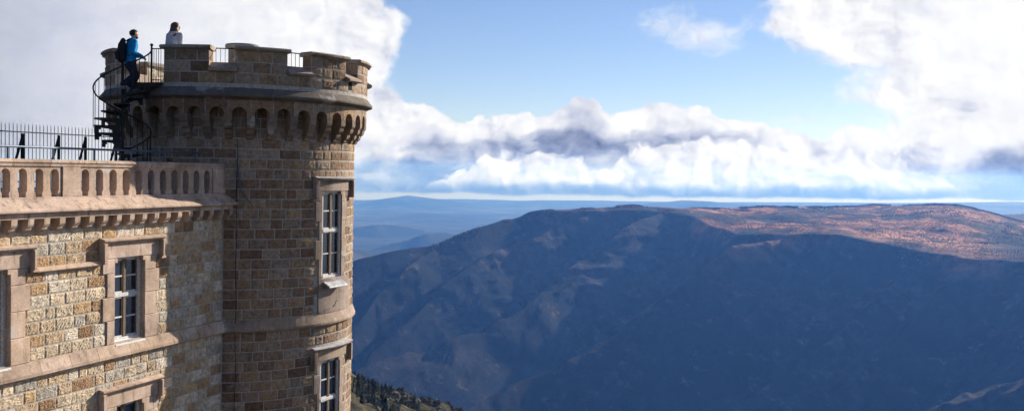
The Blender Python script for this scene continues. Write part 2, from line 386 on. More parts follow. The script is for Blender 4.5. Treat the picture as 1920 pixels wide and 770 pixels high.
def cone(Xp, Yp, T, k, rough=None):
    P = polyxyz(T); best = np.full(Xp.shape, -1e9)
    for a, b in zip(P[:-1], P[1:]):
        d = b[:2]-a[:2]; L = d@d
        t = np.clip(((Xp-a[0])*d[0]+(Yp-a[1])*d[1])/L, 0, 1)
        dist = np.hypot(Xp-a[0]-t*d[0], Yp-a[1]-t*d[1])
        best = np.maximum(best, a[2]+(b[2]-a[2])*t-k*dist)
    return best
def smax(a, b, s):
    h = np.clip(.5+.5*(a-b)/s, 0, 1); return b*(1-h)+a*h+s*h*(1-h)
SM = .016
def tint(T, az):
    A = np.array(T); o = np.argsort(A[:, 0]); g = np.linspace(A[o[0], 0], A[o[-1], 0], 500); k = int(SM/(g[1]-g[0]))
    w = np.hanning(2*k+3); w /= w.sum(); out = []
    for c in (1, 2):
        v = np.interp(g, A[o, 0], A[o, c]); v = np.convolve(np.pad(v, k+1, mode='reflect', reflect_type='odd'), w, 'valid'); out.append(np.interp(az, g, v))
    return out
def height(az, r):
    Xp = CAM.x+r*np.cos(az); Yp = CAM.y+r*np.sin(az)
    curve = -r*r/(2*6371000.)
    # summit slope under the observatory
    if r.min() > 2400: near = np.full(r.shape, -1e5)
    else: near = -12-.40*np.maximum(r-35, 0)+fbm(Xp/160, Yp/160, 1., 4)*12*np.clip(r/300, 0, 1)
    if r.min() < 1600: sh = cone(Xp, Yp, SHOULDER, .55)+(fbm(Xp/38, Yp/38, 2., 4)*8+ridged(Xp/16, Yp/16, 5., 3)*2.2)*np.clip((r-300)/200, 0, 1)
    if r.min() < 1600: near = np.where(r < 1600, smax(near, sh-1, 4), near)
    if r.max() < 2401: return np.stack([Xp, Yp, near], -1)
    # the mountain across the valley
    re, ze = tint(EDGE, az); rr, zr = tint(RIDGE, az)
    zr = zr+0*az
    f = np.clip((r-re)/np.maximum(rr-re, 1), 0, 1)
    front = ze-.70*(re-r)
    plat = ze+(zr-ze)*(f**.85)
    back = zr-.28*(r-rr)
    wide = np.clip((rr-re)/900, 0, 1)
    plat = plat+fbm(Xp/420, Yp/420, 3., 4)*38*wide*np.sin(np.pi*f)**.6
    m = np.where(r < re, front, np.where(r < rr, plat, back))
    wx_ = fbm(Xp/210, Yp/210, 31., 4)*26; wy_ = fbm(Xp/210, Yp/210, 37., 4)*26
    for T, k in ((SPURF, .95), (SPURG, .95), (SPURH, .95), (SPURI, .95), (SPURJ, .95), (SPURA, .78), (SPURB, .78), (SPURC, .72), (SPURD, .76), (SPURE, .76)):
        m = smax(m, cone(Xp+wx_, Yp+wy_, T, k), 9)
    s = az*4000+.91*(r-4000)
    wp = fbm(Xp/500, Yp/500, 7., 3)*160
    on = np.clip((re-r)/250, 0, 1)*np.clip((r-2300)/300, 0, 1)
    m = m+on*(ridged((s+wp)/520, r/1900, 4., 5, .55)*44-24)+on*ridged((s+wp*.6)/150, r/520, 9., 5, .6)*24
    far = np.clip((r-1500)/900, 0, 1)*np.clip((9500-r)/1500, 0, 1)
    m = m+far*(fbm(Xp/120, Yp/120, 5., 5)*9)
    # lowlands and far hills
    base = -850+fbm(Xp/5200, Yp/5200, 2.5, 5)*75*np.clip((r-6000)/6000, 0, 1)+fbm(Xp/1500, Yp/1500, 6., 4)*28+ridged(Xp/2600, Yp/2600, 8., 4)*45*np.clip((r-8000)/4000, 0, 1)
    hill = base+curve
    for T, k in HILLS:
        A = np.array(T)
        if r.max() < A[:, 1].min()-6000 or r.min() > A[:, 1].max()+8000: continue
        c = cone(Xp, Yp, T, k)
        R0 = A[:, 1].mean(); amp = np.clip(R0/13000, .5, 2.2)
        c = c+(ridged(Xp/(900*amp), Yp/(900*amp), 3.3, 4)*.5-.5)*90*amp*np.clip((A[:, 2].mean()+0-c)/160, 0, 1)
        hill = smax(hill, c, 15)
    z = np.maximum(near, np.maximum(hill, m)) if r.min() < 9500 else hill
    return np.stack([Xp, Yp, z], -1)
def polar(name, rs, azs, mat, wrap=False):
    A, Rr = np.meshgrid(azs, rs); V = height(A, Rr).reshape(-1, 3)
    n = len(azs); i = np.arange(len(rs)-1)[:, None]*n; j = np.arange(n-1)[None]
    F = np.stack([i+j, i+n+j, i+n+j+1, i+j+1], -1).reshape(-1, 4)[:, ::-1]
    o = mesh_np(name, V, F, [mat], None, True); return o
HILLS = [(H1, .42), (H2, .45), (H3, .42), (H8, .3), (H4, .16), (H5, .16), (H6, .12), (H7, .35), (H9, .05)]

def terrain_material(name, near=False, farland=False):
    m, b = material(name, .95, spec=.05)
    p = objcoord()
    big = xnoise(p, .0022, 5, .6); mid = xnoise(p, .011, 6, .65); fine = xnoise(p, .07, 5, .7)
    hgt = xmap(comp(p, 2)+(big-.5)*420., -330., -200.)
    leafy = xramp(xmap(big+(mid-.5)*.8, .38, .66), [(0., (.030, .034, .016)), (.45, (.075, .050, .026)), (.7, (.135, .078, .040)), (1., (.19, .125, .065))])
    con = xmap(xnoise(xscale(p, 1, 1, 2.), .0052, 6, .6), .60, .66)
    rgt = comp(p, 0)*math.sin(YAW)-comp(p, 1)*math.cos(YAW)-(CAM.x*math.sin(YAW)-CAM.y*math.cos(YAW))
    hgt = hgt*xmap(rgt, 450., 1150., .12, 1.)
    leafy = xmix(hgt, xmul(leafy, (.34, .50, 1.0)), xmul(leafy, (3.1, 2.4, 2.4)))  # slope colour pushed towards blue, standing in for haze over the mountain
    c = xmix(con, leafy, (.012, .024, .022))
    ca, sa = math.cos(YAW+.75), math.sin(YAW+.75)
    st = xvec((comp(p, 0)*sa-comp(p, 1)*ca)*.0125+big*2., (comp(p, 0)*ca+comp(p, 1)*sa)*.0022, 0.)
    c = xmul(c, xramp(xmap(comp(p, 2), -720., -380.), [(0., grey(.42)), (1., grey(1.))]))  # lower slopes darkened in the colour so sunlit flanks read as shaded
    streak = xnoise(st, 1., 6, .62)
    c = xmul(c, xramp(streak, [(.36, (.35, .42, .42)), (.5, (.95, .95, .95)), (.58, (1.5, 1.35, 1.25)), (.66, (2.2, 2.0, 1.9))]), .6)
    rock = xmap(mid*.6+xnoise(p, .03, 6, .7)*.4, .56, .64)
    c = xmix(rock*.28, c, (.26, .21, .17))
    c = xmul(c, xramp(fine, [(.3, grey(.68)), (.7, grey(1.2))]))
    if farland:
        c = xramp(xnoise(p, .0007, 8, .7), [(.35, (.015, .02, .018)), (.5, (.04, .045, .035)), (.62, (.10, .095, .07)), (.75, (.025, .03, .02))])
    if near:
        c = xramp(xnoise(p, .09, 7, .7), [(.35, (.022, .026, .014)), (.52, (.055, .05, .028)), (.62, (.13, .10, .07)), (.74, (.34, .29, .24))])
    link(c, b.inputs['Base Color'])
    link(xbump(xnoise(p, .06 if not near else .4, 7, .78), 1., 11. if not near else 1.5), b.inputs['Normal'])
    return m
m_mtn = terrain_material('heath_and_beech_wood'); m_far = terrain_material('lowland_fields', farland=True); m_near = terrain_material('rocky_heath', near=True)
hz = YAW
az_near = np.concatenate([np.linspace(hz-math.pi, hz-.55, 40)[:-1], np.linspace(hz-.55, hz-.05, 120)[:-1], np.linspace(hz-.05, hz+.32, 420)[:-1], np.linspace(hz+.32, hz+math.pi, 60)])
rs_near = np.concatenate([np.linspace(.5, 400, 60)[:-1], np.linspace(400, 1000, 330)[:-1], np.linspace(1000, 2400, 60)])
ground = tag(polar('ground', rs_near, az_near, m_near), kind='structure')
azs = np.linspace(hz-.62, hz+.46, 1150)
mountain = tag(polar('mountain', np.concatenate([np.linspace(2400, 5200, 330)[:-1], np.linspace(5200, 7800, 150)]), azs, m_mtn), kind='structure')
azf = np.linspace(hz-.62, hz+.62, 800)
hills = tag(polar('hills', np.concatenate([np.linspace(7800, 16000, 150)[:-1], np.geomspace(16000, 26600, 110)]), azf, m_far), kind='structure')

# wood on the far plateau and the ridge line: one mass of small crowns nobody could count
def forest():
    n = 70000
    az = RNG.uniform(hz-.56, hz+.30, n); re, ze = tint(EDGE, az); rr, zr = tint(RIDGE, az)
    u = RNG.random(n); r = re-60+(rr-re+90)*u
    ridge = RNG.random(n) < .40
    r = np.where(ridge, rr+RNG.normal(0, 22, n), r)
    P = height(az, r)
    cl = fbm(P[:, 0]/260, P[:, 1]/260, 11., 4)
    con = (fbm(P[:, 0]/330, P[:, 1]/330, 21., 3) > .30)
    keep = (np.where(ridge, cl > -.05, cl > -.25)) & ((rr-re > 200) | ridge)
    keep &= ~(ridge & (az > hz+.02)) | (RNG.random(n) < .25)
    keep &= ~(ridge & (az > hz+.08)); P, con, ridge = P[keep], con[keep], ridge[keep]; n = len(P)
    h = RNG.uniform(3.5, 7.5, n)*np.where(con | ridge, 1.15, .75); w = h*np.where(con, .22, .42)
    k = 4; th = RNG.uniform(0, 6.28, n)[:, None]+np.arange(k)[None]*2*np.pi/k
    base = P[:, None, :]+np.stack([np.cos(th)*w[:, None], np.sin(th)*w[:, None], (h*.12)[:, None]+0*th], -1)
    up_ = P+np.stack([RNG.normal(0, .3, n), RNG.normal(0, .3, n), h], -1)
    V = np.concatenate([base.reshape(-1, 3), up_]); i = np.arange(n)[:, None]*k+np.arange(k)[None]
    F = np.stack([i, np.roll(i, -1, 1), np.broadcast_to((n*k+np.arange(n))[:, None], i.shape), np.full(i.shape, -1)], -1).reshape(-1, 4)
    dark = np.where((con | (ridge & (RNG.random(n) < .4)))[:, None], np.array([[.012, .022, .012]]), np.array([[.33, .205, .15]]))*RNG.uniform(.8, 1.2, (n, 1))
    m, b = material('far_crowns', .95, spec=.05); link(xattr(), b.inputs['Base Color'])
    o = mesh_np('forest', V, F, [m], None, False, np.repeat(dark, k, 0))
    tag(o, 'far bare and evergreen wood along the mountain plateau', 'forest', kind='stuff')
forest()

# haze: one even volume round the view point and everything that is seen
def haze():
    hx = []; Fv = Vector((math.cos(YAW), math.sin(YAW), 0)); Rv = Vector((math.sin(YAW), -math.cos(YAW), 0))
    for z in (-1800, 120):
        for a, b in ((-3000, -21500), (27800, -21500), (27800, 21500), (-3000, 21500)):
            p = CAM+Fv*a+Rv*b; hx.append((p.x, p.y, z))
    F = [(0, 1, 2, 3), (7, 6, 5, 4), (4, 5, 1, 0), (5, 6, 2, 1), (6, 7, 3, 2), (7, 4, 0, 3)]
    m = bpy.data.materials.new('air'); m.use_nodes = True; t = m.node_tree
    t.nodes.remove(t.nodes['Principled BSDF'])
    v = t.nodes.new('ShaderNodeVolumePrincipled'); v.inputs['Color'].default_value = HAZE_C+(1,)
    v.inputs['Absorption Color'].default_value = (1, 1, 1, 1)
    v.inputs['Density'].default_value = HAZE_D; v.inputs['Anisotropy'].default_value = HAZE_G
    t.links.new(v.outputs[0], t.nodes['Material Output'].inputs['Volume'])
    o = mesh_np('haze', hx, F, [m]); tag(o, 'thin blue haze filling the air over the valley', 'haze', kind='stuff')
HAZE_C = (.125, .34, 1.0); HAZE_D = 4.7e-5; HAZE_G = .25
haze()
# ------------------------------------------------------------------ materials of the building
def stone_material(name, rough_bump, base=None, stain=.5):
    m, b = material(name, .93, spec=.12)
    p = objcoord()
    a = xattr()
    n1 = xnoise(p, 9, 7, .68); n2 = xnoise(p, 45, 5, .65); n3 = xnoise(xscale(p, 1.4, 1.4, .35), 1.6, 6, .65)
    c = xmul(a, xramp(n1, [(.28, (.42, .40, .40)), (.47, (.88, .86, .84)), (.56, (1.05, 1.03, 1.0)), (.72, (1.42, 1.38, 1.30))]), .95)
    c = xmul(c, xramp(n2, [(.3, grey(.62)), (.55, grey(1.05)), (.75, grey(1.35))]))
    c = xmix(xmap(n3, .52, .72)*stain, c, (.10, .085, .07))                 # old dark weathering in patches
    c = xmix(xmap(xnoise(p, 3.7, 6, .7), .60, .70)*stain*.8, c, (.42, .40, .36))  # pale lichen and lime
    link(c, b.inputs['Base Color'])
    link(xbump(n1*.6+n2*.5, rough_bump, .03), b.inputs['Normal'])
    return m
m_block = stone_material('rock_faced_sandstone', .5, stain=.3)
m_tblock = stone_material('weathered_tower_stone', .5, stain=.6)
m_mortar, _b = material('grey_mortar', .95, spec=.1); _p = objcoord()
link(xramp(xnoise(_p, 14, 6, .65), [(.3, (.27, .24, .205)), (.5, (.44, .395, .34)), (.7, (.56, .51, .45))]), _b.inputs['Base Color'])
link(xbump(xnoise(_p, 60, 4, .6), .5, .01), _b.inputs['Normal'])
def dressed_material(name, warm=True):
    m, b = material(name, .88, spec=.15); p = objcoord(); a = xattr()
    n1 = xnoise(p, 2.2, 7, .65); n2 = xnoise(p, 26, 5, .6); drip = xnoise(xscale(p, 5, 5, .6), 1.5, 5, .6)
    c = xmul(a, xramp(n1, [(.3, (.60, .58, .57)), (.46, grey(.93)), (.56, grey(1.03)), (.7, (1.3, 1.33, 1.38))]))
    c = xmul(c, xramp(n2, [(.3, grey(.82)), (.6, grey(1.08))]))
    c = xmix(xmap(drip, .52, .70)*.62, c, (.13, .10, .08))
    c = xmix(xmap(xnoise(p, 1.3, 4, .6), .60, .68)*.45, c, (.60, .57, .54))
    link(c, b.inputs['Base Color']); link(xbump(n2*.6+n1*.4, .35, .012), b.inputs['Normal'])
    return m
m_dress = dressed_material('pink_dressed_stone'); m_tdress = dressed_material('brown_dressed_stone')
def simple(name, col, rough=.6, metal=0., spec=.3, var=.25, sc=12.):
    m, b = material(name, rough, metal, spec=spec); p = objcoord()
    link(xmul(col, xramp(xnoise(p, sc, 5, .6), [(.3, grey(1-var)), (.7, grey(1+var))])), b.inputs['Base Color'])
    return m
m_iron = simple('black_painted_iron', (.018, .019, .022), .5)
m_pipe = simple('blue_grey_pipe', (.12, .15, .20), .4, .3)
m_wood = simple('weathered_white_wood', (.62, .60, .57), .7, var=.35, sc=25)
m_woodd = simple('shaded_brown_wood', (.16, .115, .08), .75, var=.35, sc=25)  # brown version of the white frame paint, shade put into its colour
m_sill = simple('pale_painted_sill', (.78, .77, .76), .5, var=.12)
m_lead = simple('worn_grey_flashing', (.42, .41, .42), .5, .1, var=.4, sc=6)
m_deck = simple('deck_concrete', (.42, .40, .37), .9, var=.25, sc=3)
m_terr = simple('terrace_paving', (.30, .28, .26), .9, var=.25, sc=2)
m_cable = simple('dark_cable', (.02, .018, .016), .6)
m_glass, _b = material('dark_window_glass', .06, spec=.6); _p = objcoord()
link(xramp(xnoise(_p, 1.1, 2, .5), [(.35, (.006, .009, .02)), (.7, (.02, .03, .06))]), _b.inputs['Base Color'])
link(xbump(xnoise(_p, 2.2, 2, .5), .06, .05), _b.inputs['Normal'])
m_dark, _ = material('opening_black', 1, color=(.01, .01, .012))

PAL_W = [((.53, .42, .30), 5), ((.60, .51, .395), 6), ((.62, .56, .48), 5), ((.43, .29, .18), 2.2), ((.34, .225, .14), 1.2), ((.50, .36, .22), 2.5), ((.46, .43, .38), 2)]
PAL_T = [((.29, .225, .165), 5), ((.25, .185, .135), 4), ((.22, .155, .11), 2.5), ((.32, .27, .22), 5), ((.29, .25, .205), 3), ((.34, .26, .175), 3), ((.18, .125, .09), 1)]
def pick(pal):
    w = [p[1] for p in pal]; c = random.choices([p[0] for p in pal], w)[0]; f = random.uniform(.85, 1.15)
    k = (1.22, 1.09, .99) if pal is PAL_T else (1.09, 1.03, .96)
    return tuple(v*f*w for v, w in zip(c, k))
def dcol(base=(.53, .385, .29), v=.10):
    f = random.uniform(1-v, 1+v); g = random.uniform(-.02, .02)
    return (base[0]*f, base[1]*f+g*.3, base[2]*f+g)
TD = (.36, .27, .205)

def block(mb, P, s0, s1, z0, z1, unit, pal, relief=.03, chisel=.008, nx=19, nz=10, gap=.0125, col=None):
    """one rock-faced block: s in wall units, unit = metres per s unit"""
    g = gap/unit; s0 += g; s1 -= g; z0 += gap; z1 -= gap
    w = (s1-s0)*unit; nx = max(5, int(nx*w/.45))
    u = np.linspace(0, 1, nx); v = np.linspace(0, 1, nz); U, Vv = np.meshgrid(u, v)
    e = np.minimum(np.minimum(U, 1-U)*w/.022, np.minimum(Vv, 1-Vv)*(z1-z0)/.022); e = np.clip(e, 0, 1)**.45
    S = s0+(s1-s0)*U; Z = z0+(z1-z0)*Vv; sm = S*unit
    q = random.uniform(0, 90); bulge = random.uniform(.4, 1.15)*relief
    ang = random.uniform(.7, 1.25); fr = random.uniform(13, 19)
    g1 = sm*math.cos(ang)-Z*math.sin(ang)
    n = fbm(sm*7+q, Z*9, 0., 3); n2 = vnoise(sm*30+q, Z*30)
    gro = 1-np.abs(((g1*fr+n*.9+q) % 1)*2-1)
    H = .003+e*(bulge*(.75+.6*n)+chisel*(gro-.4)*1.3+.003*n2)
    H = np.maximum(H, .002)
    V = P(S, H, Z).reshape(-1, 3); i = np.arange(nz-1)[:, None]*nx+np.arange(nx-1)[None]
    F = np.stack([i, i+1, i+nx+1, i+nx], -1).reshape(-1, 4)
    # skirt down to the mortar
    bi = np.concatenate([np.arange(nx), np.arange(1, nz)*nx+nx-1, (nz-1)*nx+np.arange(nx-2, -1, -1), np.arange(nz-2, 0, -1)*nx])
    Vb = P(S.ravel()[bi], np.full(len(bi), -.004), Z.ravel()[bi]); k = len(bi); b0 = len(V)
    Fs = [(bi[j], b0+j, b0+(j+1) % k, bi[(j+1) % k]) for j in range(k)]
    mb.add(np.concatenate([V, Vb]), [tuple(f) for f in F]+Fs, col or pick(pal), 1)
def course(mb, P, a, b, z0, z1, unit, pal, holes=(), lo=.28, hi=.64, **kw):
    """a row of blocks from a to b (s units) leaving out the hole intervals"""
    segs = [(a, b)]
    for h0, h1 in holes:
        out = []
        for x, y in segs:
            if h1 <= x or h0 >= y: out.append((x, y)); continue
            if h0 > x: out.append((x, h0))
            if h1 < y: out.append((h1, y))
        segs = out
    for x, y in segs:
        L = (y-x)*unit
        if L < .06: continue
        n = max(1, round(L/random.uniform(.42, .50))); cuts = [0.]
        for k in range(n): cuts.append(cuts[-1]+random.uniform(lo, hi))
        cuts = np.array(cuts)/cuts[-1]*(y-x)+x
        for c0, c1 in zip(cuts[:-1], cuts[1:]): block(mb, P, c0, c1, z0, z1, unit, pal, **kw)
def shell(mb, P, s0, s1, z0, z1, holes, unit_step, depth, m=0, col=(1, 1, 1), jamb=True):
    """mortar face with rectangular openings (s0,s1,z0,z1) and their reveals"""
    ss = sorted(set([s0, s1]+[h[0] for h in holes]+[h[1] for h in holes])); ss = [s for s in ss if s0 <= s <= s1]
    zs = sorted(set([z0, z1]+[h[2] for h in holes]+[h[3] for h in holes])); zs = [z for z in zs if z0 <= z <= z1]
    def hole(s, z): return any(h[0] < s < h[1] and h[2] < z < h[3] for h in holes)
    for a, b in zip(ss[:-1], ss[1:]):
        n = max(1, int(math.ceil((b-a)/unit_step))); S = np.linspace(a, b, n+1)
        for c, d in zip(zs[:-1], zs[1:]):
            if hole((a+b)/2, (c+d)/2): continue
            for p, q in zip(S[:-1], S[1:]):
                mb.add(P(np.array([p, q, q, p]), np.zeros(4), np.array([c, c, d, d])), [(0, 1, 2, 3)], col, m)
    if jamb:
        for a, b, c, d in holes:
            for (p, q) in (((a, c), (a, d)), ((a, d), (b, d)), ((b, d), (b, c)), ((b, c), (a, c))):
                mb.add(P(np.array([p[0], q[0], q[0], p[0]]), np.array([0, 0, -depth, -depth]), np.array([p[1], q[1], q[1], p[1]])), [(0, 1, 2, 3)], col, m)

def window(parent, P, s0, s1, z0, z1, h, sill=True, label=None):
    """casement window of eight panes: window > frame, pane"""
    w = empty('window'); w.parent = parent
    W = s1-s0; H = z1-z0; f = MB()
    fr = .055
    box(f, P, s0, s0+fr, h-.06, h, z0, z1, b=.004, m=0); box(f, P, s1-fr, s1, h-.06, h+.05, z0, z1, b=.004, m=0)
    box(f, P, s0+fr, s1-fr, h-.06, h-.002, z1-fr, z1, b=.004, m=0); box(f, P, s0+fr, s1-fr, h-.06, h+.02, z0, z0+.07, b=.004, m=0)
    zt = z0+H*.545; box(f, P, s0+fr, s1-fr, h-.07, h+.018, zt-.045, zt+.045, b=.006, m=0)
    mid = (s0+s1)/2
    for a, b in ((z0+.07, zt-.045), (zt+.045, z1-fr)):
        box(f, P, mid-.042, mid+.042, h-.07, h+.004, a+.002, b-.002, b=.006, m=1)
        for c, d in ((s0+fr, mid-.042), (mid+.042, s1-fr)):
            for e0, e1 in ((c+.002, c+.034), (d-.034, d-.002)): box(f, P, e0, e1, h-.05, h-.008, a+.002, b-.002, b=.003, m=1)
            box(f, P, c+.036, d-.036, h-.05, h-.006, a+.002, a+.04, b=.003, m=0); box(f, P, c+.036, d-.036, h-.05, h-.012, b-.035, b-.002, b=.003, m=0)
            zc = (a+b)/2; box(f, P, c+.036, d-.036, h-.045, h-.006, zc-.018, zc+.018, b=.003, m=0)
    f.build('frame', [m_wood, m_woodd], w)
    g = MB(); g.add(P(np.array([s0, s1, s1, s0]), np.full(4, h-.035), np.array([z0, z0, z1, z1])), [(0, 1, 2, 3)])
    g.build('pane', m_glass, w)
    if sill:
        q = MB(); sweep(q, P, [(h-.02, z0-.01), (.075, z0-.075), (.075, z0-.045), (h-.02, z0+.028)], s0-.02, s1+.02, 1); q.build('sill', m_sill, w)
    return w

# ------------------------------------------------------------------ the main block of the observatory
bld = empty('stone_building', (-9, -1.4, -12))
tag(bld, 'sandstone observatory wing with pink stone balustrade and tall white casement windows', 'building')
class LocalTo:
    pass
PITCHW = 3.935
XL = -18.0; XT = -2.80
wins = []
for k in range(3):
    wins.append((-7.0-k*PITCHW+0, -6.0-k*PITCHW, 0.)); wins.append((-7.0-k*PITCHW, -6.0-k*PITCHW, -3.41))
holes = []
for a, b, dz in wins: holes.append((a, b, -4.12+dz, -2.18+dz))
mbw = MB()
shell(mbw, wallP, XL, -2.6, -13, -.9, holes, 20, .32, m=0)
# block rows: (z0, z1)
RH = .27
rows = [(-4.14+RH*i, -4.14+RH*(i+1)) for i in range(10)] + [(-4.47-RH*(i+1), -4.47-RH*i) for i in range(18)]
for z0, z1 in rows:
    hl = []
    for a, b, dz in wins:
        zc = (z0+z1)/2-dz
        if -2.31 < zc < -1.80: hl.append((a-.46, b+.56))
        elif -4.5 < zc <= -2.31:
            par = int(math.floor((zc+4.14)/RH/2)) % 2
            hl.append((a-(.40 if par else .26), b+(.40 if par else .52)))
    course(mbw, wallP, XL, -2.97, z0, z1, 1., PAL_W, hl, relief=.015, chisel=.010)
wall = mbw.build('wall', [m_mortar, m_block], bld)

# string course, dressed quoins, hoods
q = MB(); x = XL
while x < XT:
    y = min(x+random.uniform(.8, 1.1), XT+.05)
    sweep(q, wallP, [(-.02, -4.47), (.10, -4.47), (.135, -4.435), (.135, -4.37), (.045, -4.14), (-.02, -4.14)], x+.004, y-.004, 1, dcol(v=.15)); x = y
q.build('string_course', m_dress, bld)
for a, b, dz in wins:
    s = MB()
    # lintel block and jamb quoins
    zb = -2.18+dz
    for x0, x1 in ((a-.44, (a+b)/2), ((a+b)/2+.003, b+.54)): pass
    box(s, wallP, a-.42, b+.50, -.02, .05, zb+.003, -1.78+dz, b=.01, col=dcol(v=.05))
    for sx, sg in ((a, 1), (b, -1)):      # shouldered corners
        sweep(s, wallP, [(-.16, zb-.10), (.046, zb-.10), (.046, zb+.002), (-.16, zb+.002)], min(sx, sx+sg*.075), max(sx, sx+sg*.075), 1, dcol(v=.05))
    n = 7; zz = np.linspace(-4.12+dz, zb, n//2+2)
    zz = [-4.14+dz+RH*2*i for i in range(5)]; zz = [z for z in zz if z < zb]+[zb]
    for i, (p0, p1) in enumerate(zip(zz[:-1], zz[1:])):
        par = i % 2
        if p1-p0 < .05: continue
        box(s, wallP, a-(.385 if par else .245), a+.004, -.02, .04+.004*par, p0+.003, p1-.003, b=.012, col=dcol(v=.07))
        box(s, wallP, b-.004, b+(.385 if par else .505), -.02, .04+.004*(1-par), p0+.003, p1-.003, b=.012, col=dcol(v=.07))
    # splayed reveals
    for sx, sg in ((a, -1), (b, 1)):
        xa, xb = sorted((sx-.002*sg, sx-.028*sg)); box(s, wallP, xa, xb, -.30, -.06, -4.12+dz, zb, b=.006, col=dcol(v=.05))
    s.build('window_surround', m_dress, bld)
    hmb = MB()
    zt = -1.70+dz; prof = [(-.02, zt-.115), (.125, zt-.115), (.17, zt-.07), (.17, zt-.035), (.06, zt), (-.02, zt)]
    for x0, x1 in ((a-.47, a+.35), (a+.353, b-.25), (b-.247, b+.56)): sweep(hmb, wallP, prof, x0, x1, 1, dcol(v=.05))
    box(hmb, wallP, a-.47, a-.36, -.02, .165, -2.28+dz, zt-.117, b=.012, col=dcol(v=.05))
    box(hmb, wallP, b+.49, b+.56, -.02, .165, -2.22+dz, zt-.117, b=.012, col=dcol(v=.05))
    box(hmb, wallP, b+.49, b+.66, -.02, .12, -2.29+dz, -2.222+dz, b=.012, col=dcol(v=.05))
    hmb.build('hood_mould', m_dress, bld)
    # ledge running left to the neighbouring hood
    led = MB(); x1 = a-.475; x0 = a-PITCHW+1.0+.665
    if dz == 0: 
        ml = (x0+x1)/2+.2
        for p, r_ in ((x0, ml-.002), (ml+.002, x1)): sweep(led, wallP, [(-.02, -2.31), (.085, -2.31), (.11, -2.285), (.11, -2.265), (.045, -2.195), (-.02, -2.195)], p, r_, 1, dcol(v=.06))
        led.build('ledge', m_dress, bld)
    window(bld, wallP, a+.03, b-.03, -4.12+dz, -2.18+dz, -.13)

# cornice with brackets
q = MB(); x = XL
while x < XT:
    y = min(x+random.uniform(1.0, 1.35), XT+.15); c = dcol()
    sweep(q, wallP, [(-.02, -1.17), (.24, -1.17), (.24, -1.06), (.33, -1.055), (.355, -1.035), (.355, -1.0), (.075, -.775), (-.02, -.775)], x+.004, y-.004, 1, c); x = y
q.build('cornice', m_dress, bld)
k = 0
for k in range(40):
    x = -17.66+.42*k
    if x > -2.95: break
    b_ = MB(); sweep(b_, wallP, [(-.01, -1.44), (.10, -1.435), (.15, -1.40), (.165, -1.35), (.20, -1.335), (.225, -1.29), (.235, -1.172), (-.01, -1.172)], x, x+.15, 1, dcol())
    b_.build('bracket', m_dress, bld)
# balustrade
bal = empty('balustrade', (0, 0, 0)); bal.parent = bld
q = MB(); x = XL
while x < XT:
    y = min(x+random.uniform(.9, 1.15), XT+.1)
    sweep(q, wallP, [(-.24, -.10), (-.24, .0), (-.21, .035), (.02, .045), (.065, .02), (.08, -.02), (.055, -.05), (.05, -.10)], x+.004, y-.004, 1, dcol(v=.15)); x = y
q.build('coping', m_dress, bal)
q = MB(); sweep(q, wallP, [(-.33, -.80), (-.33, -.74), (.05, -.74), (.075, -.757), (.075, -.80)], XL, XT+.1, 1, dcol()); q.build('plinth', m_dress, bal)
hw = .118; zsp = -.27; HB0, HB1 = -.19, .02
def baluster(cl, cr, left=True, right=True):
    """stone between opening centres cl and cr; without a neighbour opening the side is straight"""
    pts = []
    if left:
        pts += [(cl+hw-.03, -.738), (cl+hw-.03, -.655), (cl+hw, -.60), (cl+hw, zsp)]
        pts += [(cl+hw*math.cos(t), zsp+.118*math.sin(t)) for t in np.linspace(0, math.pi/2, 7)[1:]]
        pts += [(cl+.001, -.102)]
    else: pts += [(cl, -.738), (cl, -.102)]
    rp = []
    if right:
        rp += [(cr-hw+.03, -.738), (cr-hw+.03, -.655), (cr-hw, -.60), (cr-hw, zsp)]
        rp += [(cr-hw*math.cos(t), zsp+.118*math.sin(t)) for t in np.linspace(0, math.pi/2, 7)[1:]]
        rp += [(cr-.001, -.102)]
    else: rp += [(cr, -.738), (cr, -.102)]
    n1, n2 = len(pts), len(rp)
    mb = MB(); c = dcol(v=.08)
    # faces as strips between equal heights: resample both outlines on common z
    zs = sorted(set([round(p[1], 4) for p in pts+rp]))
    def xa(poly, z):
        Z = [p[1] for p in poly]; Xs = [p[0] for p in poly]; return float(np.interp(z, Z, Xs))
    for h, fl in ((HB1, 0), (HB0, 1)):
        V = []
        for z in zs: V += [wallP(xa(pts, z), h, z), wallP(xa(rp, z), h, z)]
        F = [((2*i, 2*i+1, 2*i+3, 2*i+2) if not fl else (2*i+2, 2*i+3, 2*i+1, 2*i)) for i in range(len(zs)-1)]
        mb.add(np.array(V), F, c)
    for poly in (pts, rp):
        V = []
        for z in zs: V += [wallP(xa(poly, z), HB0, z), wallP(xa(poly, z), HB1, z)]
        mb.add(np.array(V), [(2*i, 2*i+1, 2*i+3, 2*i+2) for i in range(len(zs)-1)], c)
    return mb
def arcade(centres, xl, xr):
    cs = sorted(centres)
    baluster(xl, cs[0], False, True).build('baluster', m_dress, bal)
    for p, r_ in zip(cs[:-1], cs[1:]): baluster(p, r_).build('baluster', m_dress, bal)
    baluster(cs[-1], xr, True, False).build('baluster', m_dress, bal)
def pier(x0, x1):
    p = MB(); box(p, wallP, x0, x1, -.21, .045, -.738, -.102, b=.012, col=dcol())
    box(p, wallP, x0-.02, x1+.02, .046, .062, -.738, -.63, b=.008, col=dcol()); p.build('pier', m_dress, bal)
arcade([-3.67-.424*i for i in range(11)], -8.04, -3.46); pier(-3.44, -2.75)
pier(-8.58, -8.06); arcade([-8.78-.424*i for i in range(11)], -13.2, -8.60); pier(-13.74, -13.22)
arcade([-13.96-.424*i for i in range(9)], XL, -13.76)
